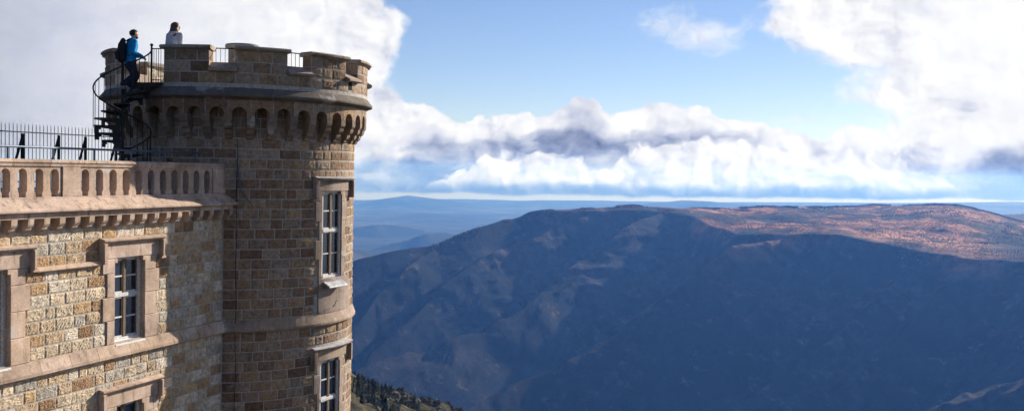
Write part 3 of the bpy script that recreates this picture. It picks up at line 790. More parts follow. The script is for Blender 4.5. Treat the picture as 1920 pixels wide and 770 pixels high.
# body behind and terrace floor
q = MB(); P0 = lambda s, h, z: np.stack(np.broadcast_arrays(s, h, z), -1)
V = np.array([(XL, YW-.0, -13), (XL, 7.0, -13), (XL, 7.0, -.9), (XL, YW, -.9)]); q.add(V, [(0, 1, 2, 3)])
V = np.array([(XL, 7.0, -13), (3.4, 7.0, -13), (3.4, 7.0, -.9), (XL, 7.0, -.9)]); q.add(V, [(0, 1, 2, 3)])
V = np.array([(3.4, YW+.4, -13), (3.4, 7.0, -13), (3.4, 7.0, -.9), (3.4, YW+.4, -.9)]); q.add(V, [(3, 2, 1, 0)])
q.build('rear_wall', m_mortar, bld)
q = MB(); V = np.array([(XL, YW+.0, -.9), (3.4, YW+.0, -.9), (3.4, 7.0, -.9), (XL, 7.0, -.9), (XL, YW+.33, -.84), (3.4, YW+.33, -.84), (3.4, 7.0, -.84), (XL, 7.0, -.84)])
q.add(V, [(0, 1, 2, 3), (4, 5, 6, 7), (0, 4, 7, 3), (3, 7, 6, 2), (1, 2, 6, 5), (0, 1, 5, 4)]); q.build('terrace', m_terr, bld)
q = MB(); tube(q, [(-2.80, -1.95, .02), (-2.80, -1.97, -.25), (-2.79, -1.98, -.55), (-2.72, -2.06, -.80), (-2.60, -2.20, -1.0), (-2.56, -2.24, -1.12)], .016, 6); q.build('drain_pipe', m_pipe, bld)
# small bent hooks in the masonry
for hx, hz_ in ((-5.84, -4.93),):
    q = MB(); p = wallP(np.array(hx), np.array(.02), np.array(hz_)); p = Vector(p.tolist())
    tube(q, [p, p+Vector((-.03, -.09, .05)), p+Vector((-.0, -.13, .13)), p+Vector((-.08, -.16, .1))], .009, 5); q.build('hook', m_cable, bld)

# things on the terrace
rail = empty('pipe_railing', (-9, YW+.62, -.84)); tag(rail, 'thin blue-grey pipe railing standing directly behind the stone balustrade', 'railing')
inv = lambda v: [Vector(p)-Vector((-9, YW+.62, -.84)) for p in v]
yR = YW+.62
for nm, z, r in (('top_rail', .30, .024), ('lower_rail', -.58, .02)):
    q = MB(); tube(q, inv([(XL+.3, yR, z), (-2.95, yR, z)]), r, 8); q.build(nm, m_pipe, rail)
pm = None
for i in range(13):
    q = MB(); x = -3.3-1.22*i
    if x < XL+.3: break
    tube(q, inv([(x, yR, -.84), (x, yR, .29)]), .02, 8); q.build('post', m_pipe, rail)
YF = 5.5
fen = empty('iron_fence', (-3, YF, -.84)); tag(fen, 'tall black spiked bar fence with slanting braces on the far side of the terrace', 'fence')
finv = lambda v: [Vector(p)-Vector((-3, YF, -.84)) for p in v]
q = MB(); tube(q, finv([(-9.3, YF, -.84), (-9.3, YF, 1.02), (-9.3, YF, 1.1)]), [.011, .011, .002], 5); bar = q.build('bar', m_iron, fen)
for i in range(1, 97):
    c = bar.copy(); COL.objects.link(c); c.location.x = .14*i
for nm, z in (('top_rail', .84), ('lower_rail', -.6)):
    q = MB(); box(q, local(-3, YF), -6.3, 7.2, -.012, .012, z-.018, z+.018, b=.003); o = q.build(nm, m_iron, fen); o.location = (3, -YF, .84)
for x in (-7.0, -5.6, -4.2, -2.88, -1.52, -.43, .92, 2.2, 3.5):
    q = MB(); tube(q, finv([(x-.52, YF-.05, -.84), (x+.03, YF-.05, .72)]), .05, 4); tube(q, finv([(x+.06, YF-.03, -.84), (x+.06, YF-.03, .80)]), .06, 4)
    q.build('brace', m_iron, fen)

# ------------------------------------------------------------------ the round tower
tow = empty('round_tower', (0, 0, -12)); tag(tow, 'round brown stone tower with corbelled battlements at the end of the wing', 'tower')
UT = RB*math.pi/180
twh = [(257.0, 273.1, -3.14, -.68), (257.0, 273.1, -8.0, -5.48)]
t = MB()
shell(t, towP, 0, 360, -13, 1.75, twh, 3., .34, m=0)
rt_rows = [(.72-.2694*(i+1), .72-.2694*i) for i in range(18)]+[(-4.47-.2694*(i+1), -4.47-.2694*i) for i in range(17)]+[(.72+.2694*i, .72+.2694*(i+1)) for i in range(4)]
for z0, z1 in rt_rows:
    hl = []; zc = (z0+z1)/2
    for dz, hz0 in ((0, -.28), (-4.80, -5.08)):
        r = zc-dz
        if -.70 < r < -.25: hl.append((251.3, 285.2))
        elif -4.15 < r <= -.70 and not (dz and r < -3.3 and False):
            par = int(math.floor((r+4.14)/.2694/2)) % 2
            if r < -3.25: hl.append((254.8 if par else 252.8, 284))
            else: hl.append((252.6 if par else 254.8, 279.6 if par else 277.4))
    a0 = 208.3 if z1 < -.85 else 70
    course(t, towP, a0, 352, z0, z1, UT, PAL_T, hl, relief=.022, chisel=.006, nx=11, nz=7, gap=.014)
t.build('wall', [m_mortar, m_tblock], tow)
for (a, b, z0, z1), hz1, dz in ((twh[0], -.28, 0), (twh[1], -5.08, -4.80)):
    s = MB(); zb = z1
    box(s, towP, 253.4, 283.2, -.02, .035, zb+.003, hz1-.10, ns=10, b=.01, bs=.2, col=dcol(TD, .05))
    for sx, sg in ((a, 1), (b, -1)):
        s0_, s1_ = sorted((sx, sx+sg*1.1)); box(s, towP, s0_, s1_, -.16, .03, zb-.10, zb+.002, b=.006, bs=.1, col=dcol(TD, .05))
    zz = [z0-.0+.5388*i for i in range(6)]; zz = [z for z in zz if z < zb-.1]+[zb]
    for i, (p0, p1) in enumerate(zip(zz[:-1], zz[1:])):
        par = (int(math.floor(((p0+p1)/2-dz+4.14)/.2694/2)) % 2)
        box(s, towP, (252.8 if par else 255.0), a+.05, -.02, .03+.004*par, p0+.003, p1-.003, ns=2, b=.01, bs=.18, col=dcol(TD, .07))
        box(s, towP, b-.05, (279.4 if par else 277.2), -.02, .03+.004*par, p0+.003, p1-.003, ns=2, b=.01, bs=.18, col=dcol(TD, .07))
    if dz == 0:
        box(s, towP, 255., 283.8, -.02, .035, -4.13, z0-.003, ns=10, b=.01, bs=.2, col=dcol(TD, .05))
    s.build('window_surround', m_tdress, tow)
    hmb = MB()
    sweep(hmb, towP, [(-.02, hz1-.10), (.11, hz1-.10), (.15, hz1-.06), (.16, hz1-.03), (.04, hz1), (-.02, hz1)], 251.4, 285.2, 10, dcol(TD, .05))
    box(hmb, towP, 251.4, 253.3, -.02, .15, hz1-.60, hz1-.102, b=.01, bs=.2, col=dcol(TD, .05)); box(hmb, towP, 283.3, 285.2, -.02, .15, hz1-.60, hz1-.102, b=.01, bs=.2, col=dcol(TD, .05))
    box(hmb, towP, 249.6, 253.3, -.02, .11, hz1-.665, hz1-.602, ns=2, b=.01, bs=.2, col=dcol(TD, .05))
    hmb.build('hood_mould', m_tdress, tow)
    fl = MB(); sweep(fl, towP, [(-.01, hz1+.002), (.04, hz1+.003), (.165, hz1-.028), (.165, hz1-.018), (.04, hz1+.014), (-.01, hz1+.014)], 251.6, 285.0, 10, (1, 1, 1)); fl.build('hood_flashing', m_lead, tow)
    Pf = flatP(265.75, RB*math.cos(R(7.35)))
    window(tow, Pf, -.43, .43, z0, z1, -.06, sill=False)
    if dz == 0:
        sm = MB(); sweep(sm, Pf, [(-.15, z0-.03), (.24, z0-.27), (.25, z0-.25), (.24, z0-.215), (-.15, z0+.02)], -.44, .46, 1); sm.build('sill', m_lead, tow)
q = MB(); a = 208.
while a < 352:
    b = min(a+random.uniform(13, 17), 352)
    sweep(q, towP, [(-.02, -4.47), (.07, -4.47), (.11, -4.435), (.115, -4.38), (.02, -4.135), (-.02, -4.135)], a+.04, b-.04, 5, dcol(TD, .09)); a = b
q.build('string_course', m_tdress, tow)
q = MB(); A = R(214.2); rr = RB+.045
tube(q, [(rr*math.cos(A+.004*math.sin(i*1.3)), rr*math.sin(A+.004*math.sin(i*1.3)), .7-i*.4) for i in range(32)], .009, 5); q.build('lightning_cable', m_cable, tow)
q = MB(); A = R(265); p = Vector((3.42*math.cos(A), 3.42*math.sin(A), -3.98)); tube(q, [p, p+Vector((-.03, -.08, .08)), p+Vector((.0, -.12, .2)), p+Vector((.07, -.13, .17))], .009, 5); tube(q, [p+Vector((-.03, -.08, .08)), p+Vector((-.09, -.12, .05))], .008, 5); q.build('hook', m_cable, tow)

# corbels and arches (forty round the tower)
HC = .36; RC = RB+HC
cprof = [(-.02, .70), (.05, .70), (.085, .725), (.10, .78), (.12, .80), (.165, .82), (.19, .87), (.20, .94), (.225, .955), (.27, .98), (.295, 1.03), (.305, 1.10), (.325, 1.12), (.352, 1.16), (HC, 1.22), (HC, 1.338), (-.02, 1.338)]
hwA = 2.95
for k in range(40):
    c0 = 8+9*k; mid = c0+4.5
    q = MB(); sweep(q, towP, cprof, mid-(4.5-hwA)+.02, mid+(4.5-hwA)-.02, 2, dcol((.27, .20, .145), .18)); q.build('corbel', m_tdress, tow)
q = MB()
for k in range(40):
    c0 = 8+9*k; th = np.linspace(math.pi, 0, 11); zs0 = 1.34; rz = .185
    As = [c0+hwA*math.cos(x) for x in th]; Zs = [zs0+rz*math.sin(x) for x in th]
    As = [c0-4.5]+As+[c0+4.5]; Zs = [zs0]+Zs+[zs0]; n = len(As); c = pick(PAL_T)
    V = np.concatenate([towP(np.array(As), np.full(n, HC), np.array(Zs)), towP(np.array(As), np.full(n, HC), np.full(n, 1.722)), towP(np.array(As), np.full(n, -.01), np.array(Zs))])
    F = [(i, i+1, n+i+1, n+i) for i in range(n-1)]+[(2*n+i, 2*n+i+1, i+1, i) for i in range(n-1)]
    q.add(V, F, c)
    box(q, towP, c0+4.5-.1, c0+4.5+.1, HC-.01, HC+.004, 1.34, 1.72, b=.001, bs=.01, col=(.5, .48, .45))
q.build('arch_band', m_tblock, tow)
# sloping ring below the parapet
q = MB()
for k in range(24):
    a = 15*k+3; sweep(q, towP, [(-.02, 1.722), (.37, 1.722), (.43, 1.76), (.47, 1.78), (.53, 1.79), (.545, 1.82), (.54, 1.86), (.395, 2.03), (-.02, 2.03)], a+.03, a+14.97, 6, dcol((.16, .135, .115), .10), caps=False)
q.build('parapet_ledge', m_tdress, tow)
GATE = (153.2, 183.8)
q = MB()
def ring(mb, a, b, h0, h1, z0, z1, m=0, col=(1, 1, 1)):
    n = max(1, int((b-a)/3)); sweep(mb, towP, [(h0, z0), (h1, z0), (h1, z1), (h0, z1)], a, b, n, col, m)
ring(q, GATE[1], GATE[0]+360, -.06, .372, 2.032, 2.42)
sweep(q, towP, [(.30, 2.034), (.392, 2.034), (.378, 2.125), (.30, 2.125)], GATE[1]+.1, GATE[0]+359.9, 90, (1, 1, 1), 0)
PT2 = PAL_T
course(q, lambda s, h, z: towP(s, h+.372, z), GATE[1], GATE[0]+360, 2.13, 2.42, (RB+.37)*math.pi/180, PT2, [(267.5, 270.5)], relief=.018, chisel=.004, nx=10, nz=6, gap=.013)
q.build('parapet', [m_mortar, m_tblock], tow)
dk = MB(); n = 72
V = [towP(np.array(5.*i), np.array(-.05), np.array(2.14)) for i in range(n)]+[np.array([0, 0, 2.16])]
dk.add(np.array(V), [(i, (i+1) % n, n) for i in range(n)]); 
sweep(dk, towP, [(-.06, 2.034), (.38, 2.034), (.38, 2.14), (-.06, 2.14)], GATE[0], GATE[1], 8)
dk.build('deck', m_deck, tow)
mer = [((182.7 if i else 183.9)+31.2*i, 202.9+31.2*i) for i in range(10)]+[(494.7, 513.)]
for i, (a, b) in enumerate(mer):
    q = MB(); ring(q, a, b, -.06, .372, 2.42, 3.0)
    UO = (RB+.37)*math.pi/180; UI = (RB-.06)*math.pi/180
    for z0, z1 in ((2.425, 2.71), (2.71, 2.998)):
        course(q, lambda s, h, z: towP(s, h+.372, z), a, b, z0, z1, UO, PT2, relief=.018, chisel=.004, nx=10, nz=6, gap=.013)
        course(q, lambda s, h, z: towP(-s, -h-.06, z), -b, -a, z0, z1, UI, PAL_W if True else PT2, relief=.018, chisel=.004, nx=8, nz=6, gap=.013)
        for sd_, base in ((-1, a), (1, b)):
            def PS(s, h, z, sd_=sd_, base=base):
                return towP(base+sd_*np.asarray(h)/((RB+.15)*math.pi/180), (s if sd_ > 0 else -s), z)
            lo, hi = (-.05, .36) if sd_ > 0 else (-.36, .05)
            course(q, PS, lo, hi, z0, z1, 1., PT2, relief=.012, chisel=.003, nx=8, nz=6, gap=.013)
    mo = q.build('merlon', [m_mortar, m_tblock], tow)
    cp = MB(); mid_ = (a+b)/2
    for p0, p1 in ((a-.9, mid_-.04), (mid_+.04, b+.9)):
        sweep(cp, towP, [(-.13, 3.0), (.42, 3.0), (.50, 3.035), (.505, 3.08), (.46, 3.115), (-.09, 3.125), (-.13, 3.08)], p0, p1, 4, dcol((.36, .29, .23), .07))
    o = cp.build('coping', m_tdress, mo)
    # sill of the gap that follows
    if i < 10: g0, g1 = b+.1, b+10.9
    else: continue
    q = MB(); sweep(q, towP, [(-.12, 2.423), (.46, 2.423), (.52, 2.45), (.52, 2.50), (.12, 2.70), (-.12, 2.70)], g0, g1, 4, dcol((.36, .28, .22), .07)); q.build('gap_sill', m_tdress, tow)
q = MB(); a1, a2 = 267.7, 270.3
ring(q, a1, a2, .34, .385, 2.2, 2.418); q.build('drain_hole', m_dark, tow)  # solid near-black block; the shade inside the slot is painted

# iron guard rails in the gaps of the battlements
def guard(a, b, lab):
    g = empty('guard_rail'); am = R((a+b)/2); o0 = Vector((3.15*math.cos(am), 3.15*math.sin(am), 2.15)); g.location = o0
    tag(g, lab, 'railing', 'iron rails behind the gaps of the battlements')
    pt = lambda d, z: Vector((3.15*math.cos(R(d)), 3.15*math.sin(R(d)), z))-o0
    q = MB(); tube(q, [pt(x, 3.10) for x in np.linspace(a, b, 6)], .016, 6); q.build('top_rail', m_iron, g)
    q = MB(); tube(q, [pt(x, 2.30) for x in np.linspace(a, b, 6)], .012, 6); q.build('lower_rail', m_iron, g)
    for x in np.linspace(a+.4, b-.4, 8):
        q = MB(); tube(q, [pt(x, 2.15), pt(x, 3.10)], .008, 5); q.build('bar', m_iron, g)
guard(201, 217, 'thin iron guard rail in the battlement gap left of the round stone pedestal')
guard(231, 247.5, 'thin iron guard rail in the battlement gap right of the round stone pedestal')

# round stone pedestal on the deck
ped = empty('stone_pedestal', (-.57, -.46, 2.15)); tag(ped, 'round grey stone pedestal with a flat disc top standing on the tower deck', 'pedestal')
def lathe(prof, n=32, col=(1, 1, 1)):
    mb = MB(); V = []; k = len(prof)
    for r, z in prof:
        for j in range(n): V.append((r*math.cos(2*math.pi*j/n), r*math.sin(2*math.pi*j/n), z))
    F = [(i*n+j, i*n+(j+1) % n, (i+1)*n+(j+1) % n, (i+1)*n+j) for i in range(k-1) for j in range(n)]
    V += [(0, 0, prof[0][1]), (0, 0, prof[-1][1])]
    F += [(k*n, (j+1) % n, j) for j in range(n)]+[(k*n+1, (k-1)*n+j, (k-1)*n+(j+1) % n) for j in range(n)]
    mb.add(np.array(V), F, col); return mb
q = lathe([(.40, 0), (.40, 1.22)], col=(.26, .235, .20)); q.build('drum', m_tblock, ped)
q = lathe([(.42, 1.222), (.485, 1.24), (.495, 1.30), (.47, 1.345), (.30, 1.365)], col=(.34, .33, .31)); q.build('disc', m_tdress, ped)
for root in (bld, tow):
    for ch in root.children: ch.location = -root.location
# ------------------------------------------------------------------ spiral staircase on the terrace
SX, SY = -4.45, .45
st = empty('spiral_staircase', (SX, SY, -.84)); tag(st, 'black iron spiral staircase climbing from the terrace to the gap in the tower battlements', 'staircase')
ZT = lambda th: .95+(th-131)*.006+.84        # local tread height
def sp(r, th, z): return (r*math.cos(R(th)), r*math.sin(R(th)), z)
q = lathe([(.038, 0), (.038, 3.42), (.05, 3.43), (.05, 3.46), (.02, 3.49)], 14); q.build('pole', m_iron, st)
q = lathe([(.16, 0), (.16, .02), (.07, .03), (.07, .10)], 14); q.build('base_plate', m_iron, st)
def tread_mb():
    mb = MB(); P = lambda s, h, z: np.stack([np.asarray(h)*np.cos(np.radians(s)), np.asarray(h)*np.sin(np.radians(s)), np.asarray(z)+0*np.asarray(s)], -1)
    sweep(mb, P, [(.05, -.015), (.69, -.015), (.69, .008), (.05, .008)], -17, 17, 5)
    for a in (-17, 16.2): sweep(mb, P, [(.05, -.10), (.40, -.075), (.69, -.035), (.69, -.016), (.05, -.016)], a, a+.8, 1)
    for r0, r1, za in ((.05, .24, -.185), (.57, .69, -.185), (.24, .32, -.11), (.52, .60, -.11)):
        sweep(mb, P, [(r0, za), (r1, za), (r1, -.016), (r0, -.016)], 14.5, 15.5, 1)
    sweep(mb, P, [(.32, -.055), (.52, -.055), (.52, -.016), (.32, -.016)], 14.5, 15.5, 1)
    return mb
tr = None
for k in range(17):
    th = -169+30*k; z = ZT(th)
    if tr is None: tr = tread_mb().build('tread', m_iron, st); c = tr
    else: c = tr.copy(); COL.objects.link(c)
    c.location = (0, 0, z); c.rotation_euler = (0, 0, R(th))
q = MB(); ths = np.arange(-150, 315, 7.5); tube(q, [sp(.70, t_, ZT(t_)+.94) for t_ in ths], .02, 8)
q.build('handrail', m_iron, st)
bz = MB(); tube(bz, [(0, 0, -.03), (0, 0, .93)], .009, 6); b0 = None
for t_ in np.arange(-150, 314, 14.5):
    if b0 is None: b0 = bz.build('baluster', m_iron, st); c = b0
    else: c = b0.copy(); COL.objects.link(c)
    c.location = sp(.70, t_, ZT(t_))
B = (.70*math.cos(R(311)), .70*math.sin(R(311))); G2 = (-3.84-SX, -.25-SY)
q = MB(); poly = [(.03, -.05), B, G2, (-3.70-SX, -.24-SY), (-3.645-SX, .74-SY), (.66, .31), (.03, .06)]; z1 = 2.10+.84
n = len(poly); V = [(x, y, z1-.05) for x, y in poly]+[(x, y, z1) for x, y in poly]+[(.4, -.05, z1-.05), (.4, -.05, z1)]
q.add(np.array(V), [(i, (i+1) % n, n+(i+1) % n, n+i) for i in range(n)]+[((i+1) % n, i, 2*n) for i in range(n)]+[(n+i, n+(i+1) % n, 2*n+1) for i in range(n)])
q.build('platform', m_iron, st)
q = MB(); tube(q, [(B[0], B[1], z1-.12), (B[0], B[1], z1+.95), (B[0], B[1], z1+.96), (B[0], B[1], z1+.99), (B[0], B[1], z1+1.02)], [.026, .026, .042, .045, .01], 8)
q.build('newel_post', m_iron, st)
q = MB(); tube(q, [(B[0], B[1], z1+.88), (G2[0]+.03, G2[1], z1+.90)], .016, 6); tube(q, [(B[0], B[1], z1+.08), (G2[0]+.03, G2[1], z1+.08)], .012, 6)
q.build('platform_rail', m_iron, st)
for f in (.25, .5, .75, 1.0):
    q = MB(); x = B[0]+(G2[0]-B[0])*f; y = B[1]+(G2[1]-B[1])*f; tube(q, [(x, y, z1), (x, y, z1+.88)], .008, 5); q.build('baluster', m_iron, st)

# ------------------------------------------------------------------ people
def skinned(name, J, E, mat, parent, sub=2, vox=.010):
    """J: (f,l,z,radius or (rx,ry)); E: edges; tapered limbs fused into one continuous surface"""
    mb = MB(); k = 14
    rad = [j[3] if isinstance(j[3], tuple) else (j[3], j[3]) for j in J]
    for a, b in E:
        A, B_ = Vector(J[a][:3]), Vector(J[b][:3]); d = B_-A
        if d.length < 1e-5: continue
        dn = d.normalized(); s_ = Vector((0, 1, 0)); s_ = s_-dn*s_.dot(dn)
        if s_.length < .3: s_ = Vector((1, 0, 0)); s_ = s_-dn*s_.dot(dn)
        s_.normalize(); f_ = dn.cross(s_); V = []
        rings = [(-.95, .3), (-.75, .66), (-.4, .92), (0, 1.)]
        ra, rb = rad[a], rad[b]; L = []
        for o, m_ in rings: L.append((A+dn*o*min(ra), ra[0]*m_, ra[1]*m_))
        for t_ in (.33, .67): L.append((A+d*t_, ra[0]*(1-t_)+rb[0]*t_, ra[1]*(1-t_)+rb[1]*t_))
        for o, m_ in rings[::-1]: L.append((B_-dn*o*min(rb), rb[0]*m_, rb[1]*m_))
        for c, x, y in L:
            for j in range(k):
                t_ = 2*math.pi*j/k; V.append(tuple(c+s_*math.cos(t_)*x+f_*math.sin(t_)*y))
        n = len(L); V += [tuple(A-dn*min(ra)), tuple(B_+dn*min(rb))]
        F = [(i*k+j, i*k+(j+1) % k, (i+1)*k+(j+1) % k, (i+1)*k+j) for i in range(n-1) for j in range(k)]
        F += [(n*k, (j+1) % k, j) for j in range(k)]+[(n*k+1, (n-1)*k+j, (n-1)*k+(j+1) % k) for j in range(k)]
        mb.add(np.array(V), F)
    o = mb.build(name, mat, parent)
    r = o.modifiers.new('remesh', 'REMESH'); r.mode = 'VOXEL'; r.voxel_size = vox; r.use_smooth_shade = True
    if vox > .008:
        q_ = o.modifiers.new('smooth', 'SMOOTH'); q_.factor = .5; q_.iterations = 4
    return o
def blobmesh(name, c, rad, mat, parent, rings=14, seg=20, fn=None):
    V = []; F = []
    for i in range(rings+1):
        t = math.pi*i/rings
        for j in range(seg):
            a = 2*math.pi*j/seg; d = Vector((math.sin(t)*math.cos(a), math.sin(t)*math.sin(a), math.cos(t)))
            k = fn(d) if fn else 1.
            V.append((c[0]+d.x*rad[0]*k, c[1]+d.y*rad[1]*k, c[2]+d.z*rad[2]*k))
    F = [(i*seg+j, (i+1)*seg+j, (i+1)*seg+(j+1) % seg, i*seg+(j+1) % seg) for i in range(rings) for j in range(seg)]
    return mesh_np(name, V, F, [mat], parent, True)
def hand(J, E, w, palm_dir, down):
    """adds palm, four curled fingers and a thumb after wrist joint index w"""
    wr = Vector(J[w][:3]); f = Vector(palm_dir).normalized(); d = Vector(down).normalized(); s = f.cross(d)
    pi = len(J); J.append((*(wr+f*.05), (.032, .018))); E.append((w, pi))
    for k, (off, ln) in enumerate(((-.027, .066), (-.009, .075), (.009, .071), (.026, .055))):
        a = wr+f*.085+s*off; i = len(J)
        J += [(*a, .0095), (*(a+f*ln*.5+d*.008), .0085), (*(a+f*ln*.62+d*.034), .0075), (*(a+f*ln*.35+d*.05), .006)]
        E += [(pi, i), (i, i+1), (i+1, i+2), (i+2, i+3)]
    a = wr+f*.03-s*.036; i = len(J)
    J += [(*a, .012), (*(a+f*.026-s*.018+d*.016), .010), (*(a+f*.045-s*.008+d*.034), .008)]; E += [(pi, i), (i, i+1), (i+1, i+2)]
def cloth(name, col, r=.85):
    m, b = material(name, r, spec=.15); p = objcoord()
    link(xmul(col, xramp(xnoise(p, 16, 5, .6), [(.3, grey(.75)), (.7, grey(1.2))])), b.inputs['Base Color'])
    link(xbump(xnoise(p, 14, 4, .6), .5, .03), b.inputs['Normal']); return m
m_skin = simple('skin', (.48, .27, .185), .55, var=.08); m_hair = simple('dark_brown_hair', (.03, .018, .012), .6, sc=60); m_hair2 = simple('long_brown_hair', (.11, .06, .035), .5, sc=50, var=.5)
m_blue = cloth('blue_jacket', (.012, .26, .55)); m_navy = cloth('dark_trousers', (.025, .03, .045)); m_bag = cloth('charcoal_backpack_cloth', (.025, .027, .033))
m_shoe = simple('grey_shoes', (.20, .21, .22), .7); m_hood = cloth('pale_grey_hoodie', (.50, .51, .56)); m_sole = simple('pale_soles', (.5, .5, .5), .8)

def person(name, label, loc, face, legs, armR, armL, lean, top_mat, leg_mat, shoe_mat, hands, hair_fn, headyaw=0.):
    """legs/arms: joint lists in (forward, left, up)"""
    p = empty(name, loc, R(face)); tag(p, label, 'person')
    pel = (0, 0, legs['hip']); z = legs['hip']
    L = lambda t, dz: (lean*t, 0, z+dz)
    c1, c2, nk, hd = L(.3, .17), L(.7, .40), L(1, .52), None
    head = (lean+.035, 0, z+.665)
    J = [(*pel, (.10, .085)), (*c1, (.10, .085)), (*c2, (.11, .09)), (*nk, .055), (lean+.02, 0, z+.575, .052), (*head, (.086, .098)), (lean+.015, 0, z+.695, (.084, .09)),
         (lean+.115, 0, z+.655, .016), (lean+.08, 0, z+.605, .05)]
    E = [(0, 1), (1, 2), (2, 3), (3, 4), (4, 5), (5, 6), (5, 7), (5, 8)]
    for sgn, leg in ((1, legs['left']), (-1, legs['right'])):
        hi = len(J); J.append((0, .075*sgn, z-.05, .065)); E.append((0, hi)); pr = hi
        for i, (f, l, zz, r) in enumerate(leg): J.append((f, l, zz, r*.72 if i == 0 else r)); E.append((pr, len(J)-1)); pr = len(J)-1
    arms = []
    for sgn, arm in ((1, armL), (-1, armR)):
        sh = (c2[0]-.005, .175*sgn, z+.46); si = len(J); J.append((*sh, .045)); E.append((2, si)); pr = si; arms.append([(*c2, .09), (*sh, .08)]+[(*a[:3], a[3]+.022) for a in arm])
        for a in arm: J.append((*a[:3], a[3]*.8)); E.append((pr, len(J)-1)); pr = len(J)-1
        w = pr; f = Vector(J[w][:3])-Vector(J[E[-1][0]][:3])
        if hands: hand(J, E, w, f, (0, 0, -1) if abs(f.normalized().z) < .7 else (1, 0, 0))
    body = skinned('body', J, E, m_skin, p, 2, .0065)
    # upper garment
    J2 = [(*L(0, -.04), (.165, .135)), (*pel, (.16, .13)), (*c1, (.16, .125)), (*c2, (.19, .135)), (*L(.97, .50), .08)]
    E2 = [(0, 1), (1, 2), (2, 3), (3, 4)]
    for arm in arms:
        pr = 3
        for a in arm[1:]: J2.append(a); E2.append((pr, len(J2)-1)); pr = len(J2)-1
    skinned('jacket', J2, E2, top_mat, p, 2)
    J3 = [(0, 0, z+.02, (.15, .125)), (0, 0, z-.05, (.15, .125))]; E3 = [(0, 1)]
    for sgn, leg in ((1, legs['left']), (-1, legs['right'])):
        J3.append((0, .088*sgn, z-.12, .112)); E3.append((1, len(J3)-1)); pr = len(J3)-1
        for (f, l, zz, r) in leg[:-1]: J3.append((f, l, zz, r+.03)); E3.append((pr, len(J3)-1)); pr = len(J3)-1
    skinned('trousers', J3, E3, leg_mat, p, 2)
    for leg in (legs['left'], legs['right']):
        a, t = leg[-2], leg[-1]
        skinned('shoe', [(a[0]-.05, a[1], t[2]+.0, .042), (a[0], a[1], t[2]+.03, .052), ((a[0]+t[0])/2+.02, a[1], t[2]+.005, .045), (t[0]+.04, t[1], t[2]-.005, .035)], [(0, 1), (1, 2), (2, 3)], shoe_mat, p, 1)
    # face: eyes, ears, brows
    hx, hz_ = head[0], head[2]
    for sg in (1, -1):
        blobmesh('eye', (hx+.082, .032*sg, hz_+.018), (.010, .014, .008), m_hair, p, 6, 8)
        blobmesh('ear', (hx-.005, .082*sg, hz_+.0), (.022, .012, .033), m_skin, p, 8, 10)
    blobmesh('mouth', (hx+.088, 0, hz_-.045), (.010, .022, .006), m_dark, p, 6, 8)
    hair_fn(p, head)
    return p, head
def man_hair(p, h):
    blobmesh('hair', (h[0]-.012, 0, h[2]+.03), (.106, .10, .094), m_hair, p, 20, 28, lambda d: (1.0+.04*math.sin(d.x*23+d.y*17)) if (d.z > .42 or (d.x < .15 and d.z > -.75)) else .74)
    blobmesh('beard', (h[0]+.045, 0, h[2]-.072), (.052, .064, .045), m_hair, p, 12, 16, lambda d: 1.0 if d.z < .2 else .7)
def woman_hair(p, h):
    def fn(d): return (1.02+.05*math.sin(d.y*21+d.z*4)) if not (d.x > .5 and d.z < .45) else .82
    blobmesh('hair', (h[0]-.03, 0, h[2]+.02), (.118, .118, .125), m_hair2, p, 16, 24, fn)
    skinned('long_hair', [(h[0]-.05, -.0, h[2]+.02, (.11, .09)), (h[0]-.09, -.01, h[2]-.09, (.125, .09)), (h[0]-.11, -.02, h[2]-.18, (.115, .075)), (h[0]-.10, -.07, h[2]-.27, (.06, .05)), (h[0]-.02, -.10, h[2]-.22, (.045, .05))], [(0, 1), (1, 2), (2, 3), (1, 4)], m_hair2, p, 2)

mz = 1.808
man, mh = person('person', 'man in a blue jacket and dark trousers climbing the top of the spiral stair', (SX-.02, SY-.27, mz), 328,
    dict(hip=.83, left=[(.17, .09, .46, .058), (.02, .085, .10, .040), (.15, .09, .045, .030)],
         right=[(.06, -.09, .42, .058), (-.20, -.09, .20, .040), (-.10, -.09, .10, .030)]),
    [(-.02, -.22, 1.02, .043), (.20, -.16, .93, .030)], [(-.03, .22, 1.02, .043), (.22, .14, .96, .030)], .05, m_blue, m_navy, m_shoe, True, man_hair)
wom, wh = person('person', 'woman with long brown hair in a pale grey hooded top, seen from behind the battlements', (-3.02, -.02, 2.15), 2,
    dict(hip=.82, left=[(.02, .09, .44, .055), (-.01, .09, .08, .038), (.12, .10, .04, .028)], right=[(.0, -.09, .44, .055), (-.02, -.09, .08, .038), (.11, -.10, .04, .028)]),
    [(-.02, -.21, 1.0, .038), (.13, -.13, .84, .028)], [(-.02, .21, 1.0, .038), (.13, .13, .84, .028)], .02, m_hood, m_navy, m_shoe, True, woman_hair)
skinned('hood', [(-.075, .085, 1.345, .045), (-.115, 0, 1.315, .055), (-.075, -.085, 1.345, .045)], [(1, 0), (1, 2)], m_hood, wom, 2)
bp = empty('backpack', (man.location.x, man.location.y, mz+.80), R(328)); tag(bp, 'dark grey backpack worn on the back of the man in the blue jacket', 'backpack')
skinned('bag', [(-.225, 0, .04, (.125, .095)), (-.235, 0, .20, (.145, .11)), (-.215, 0, .40, (.13, .095)), (-.19, 0, .52, (.075, .06))], [(0, 1), (1, 2), (2, 3)], m_bag, bp, 2)
skinned('pocket', [(-.335, 0, .06, (.085, .045)), (-.345, 0, .20, (.085, .045))], [(0, 1)], m_bag, bp, 2)
for sg in (1, -1):
    q = MB(); tube(q, [(-.12, .09*sg, .50), (-.02, .10*sg, .575), (.10, .10*sg, .50), (.135, .11*sg, .36), (.06, .15*sg, .18), (-.10, .12*sg, .12)], .017, 6); q.build('strap', m_bag, bp)

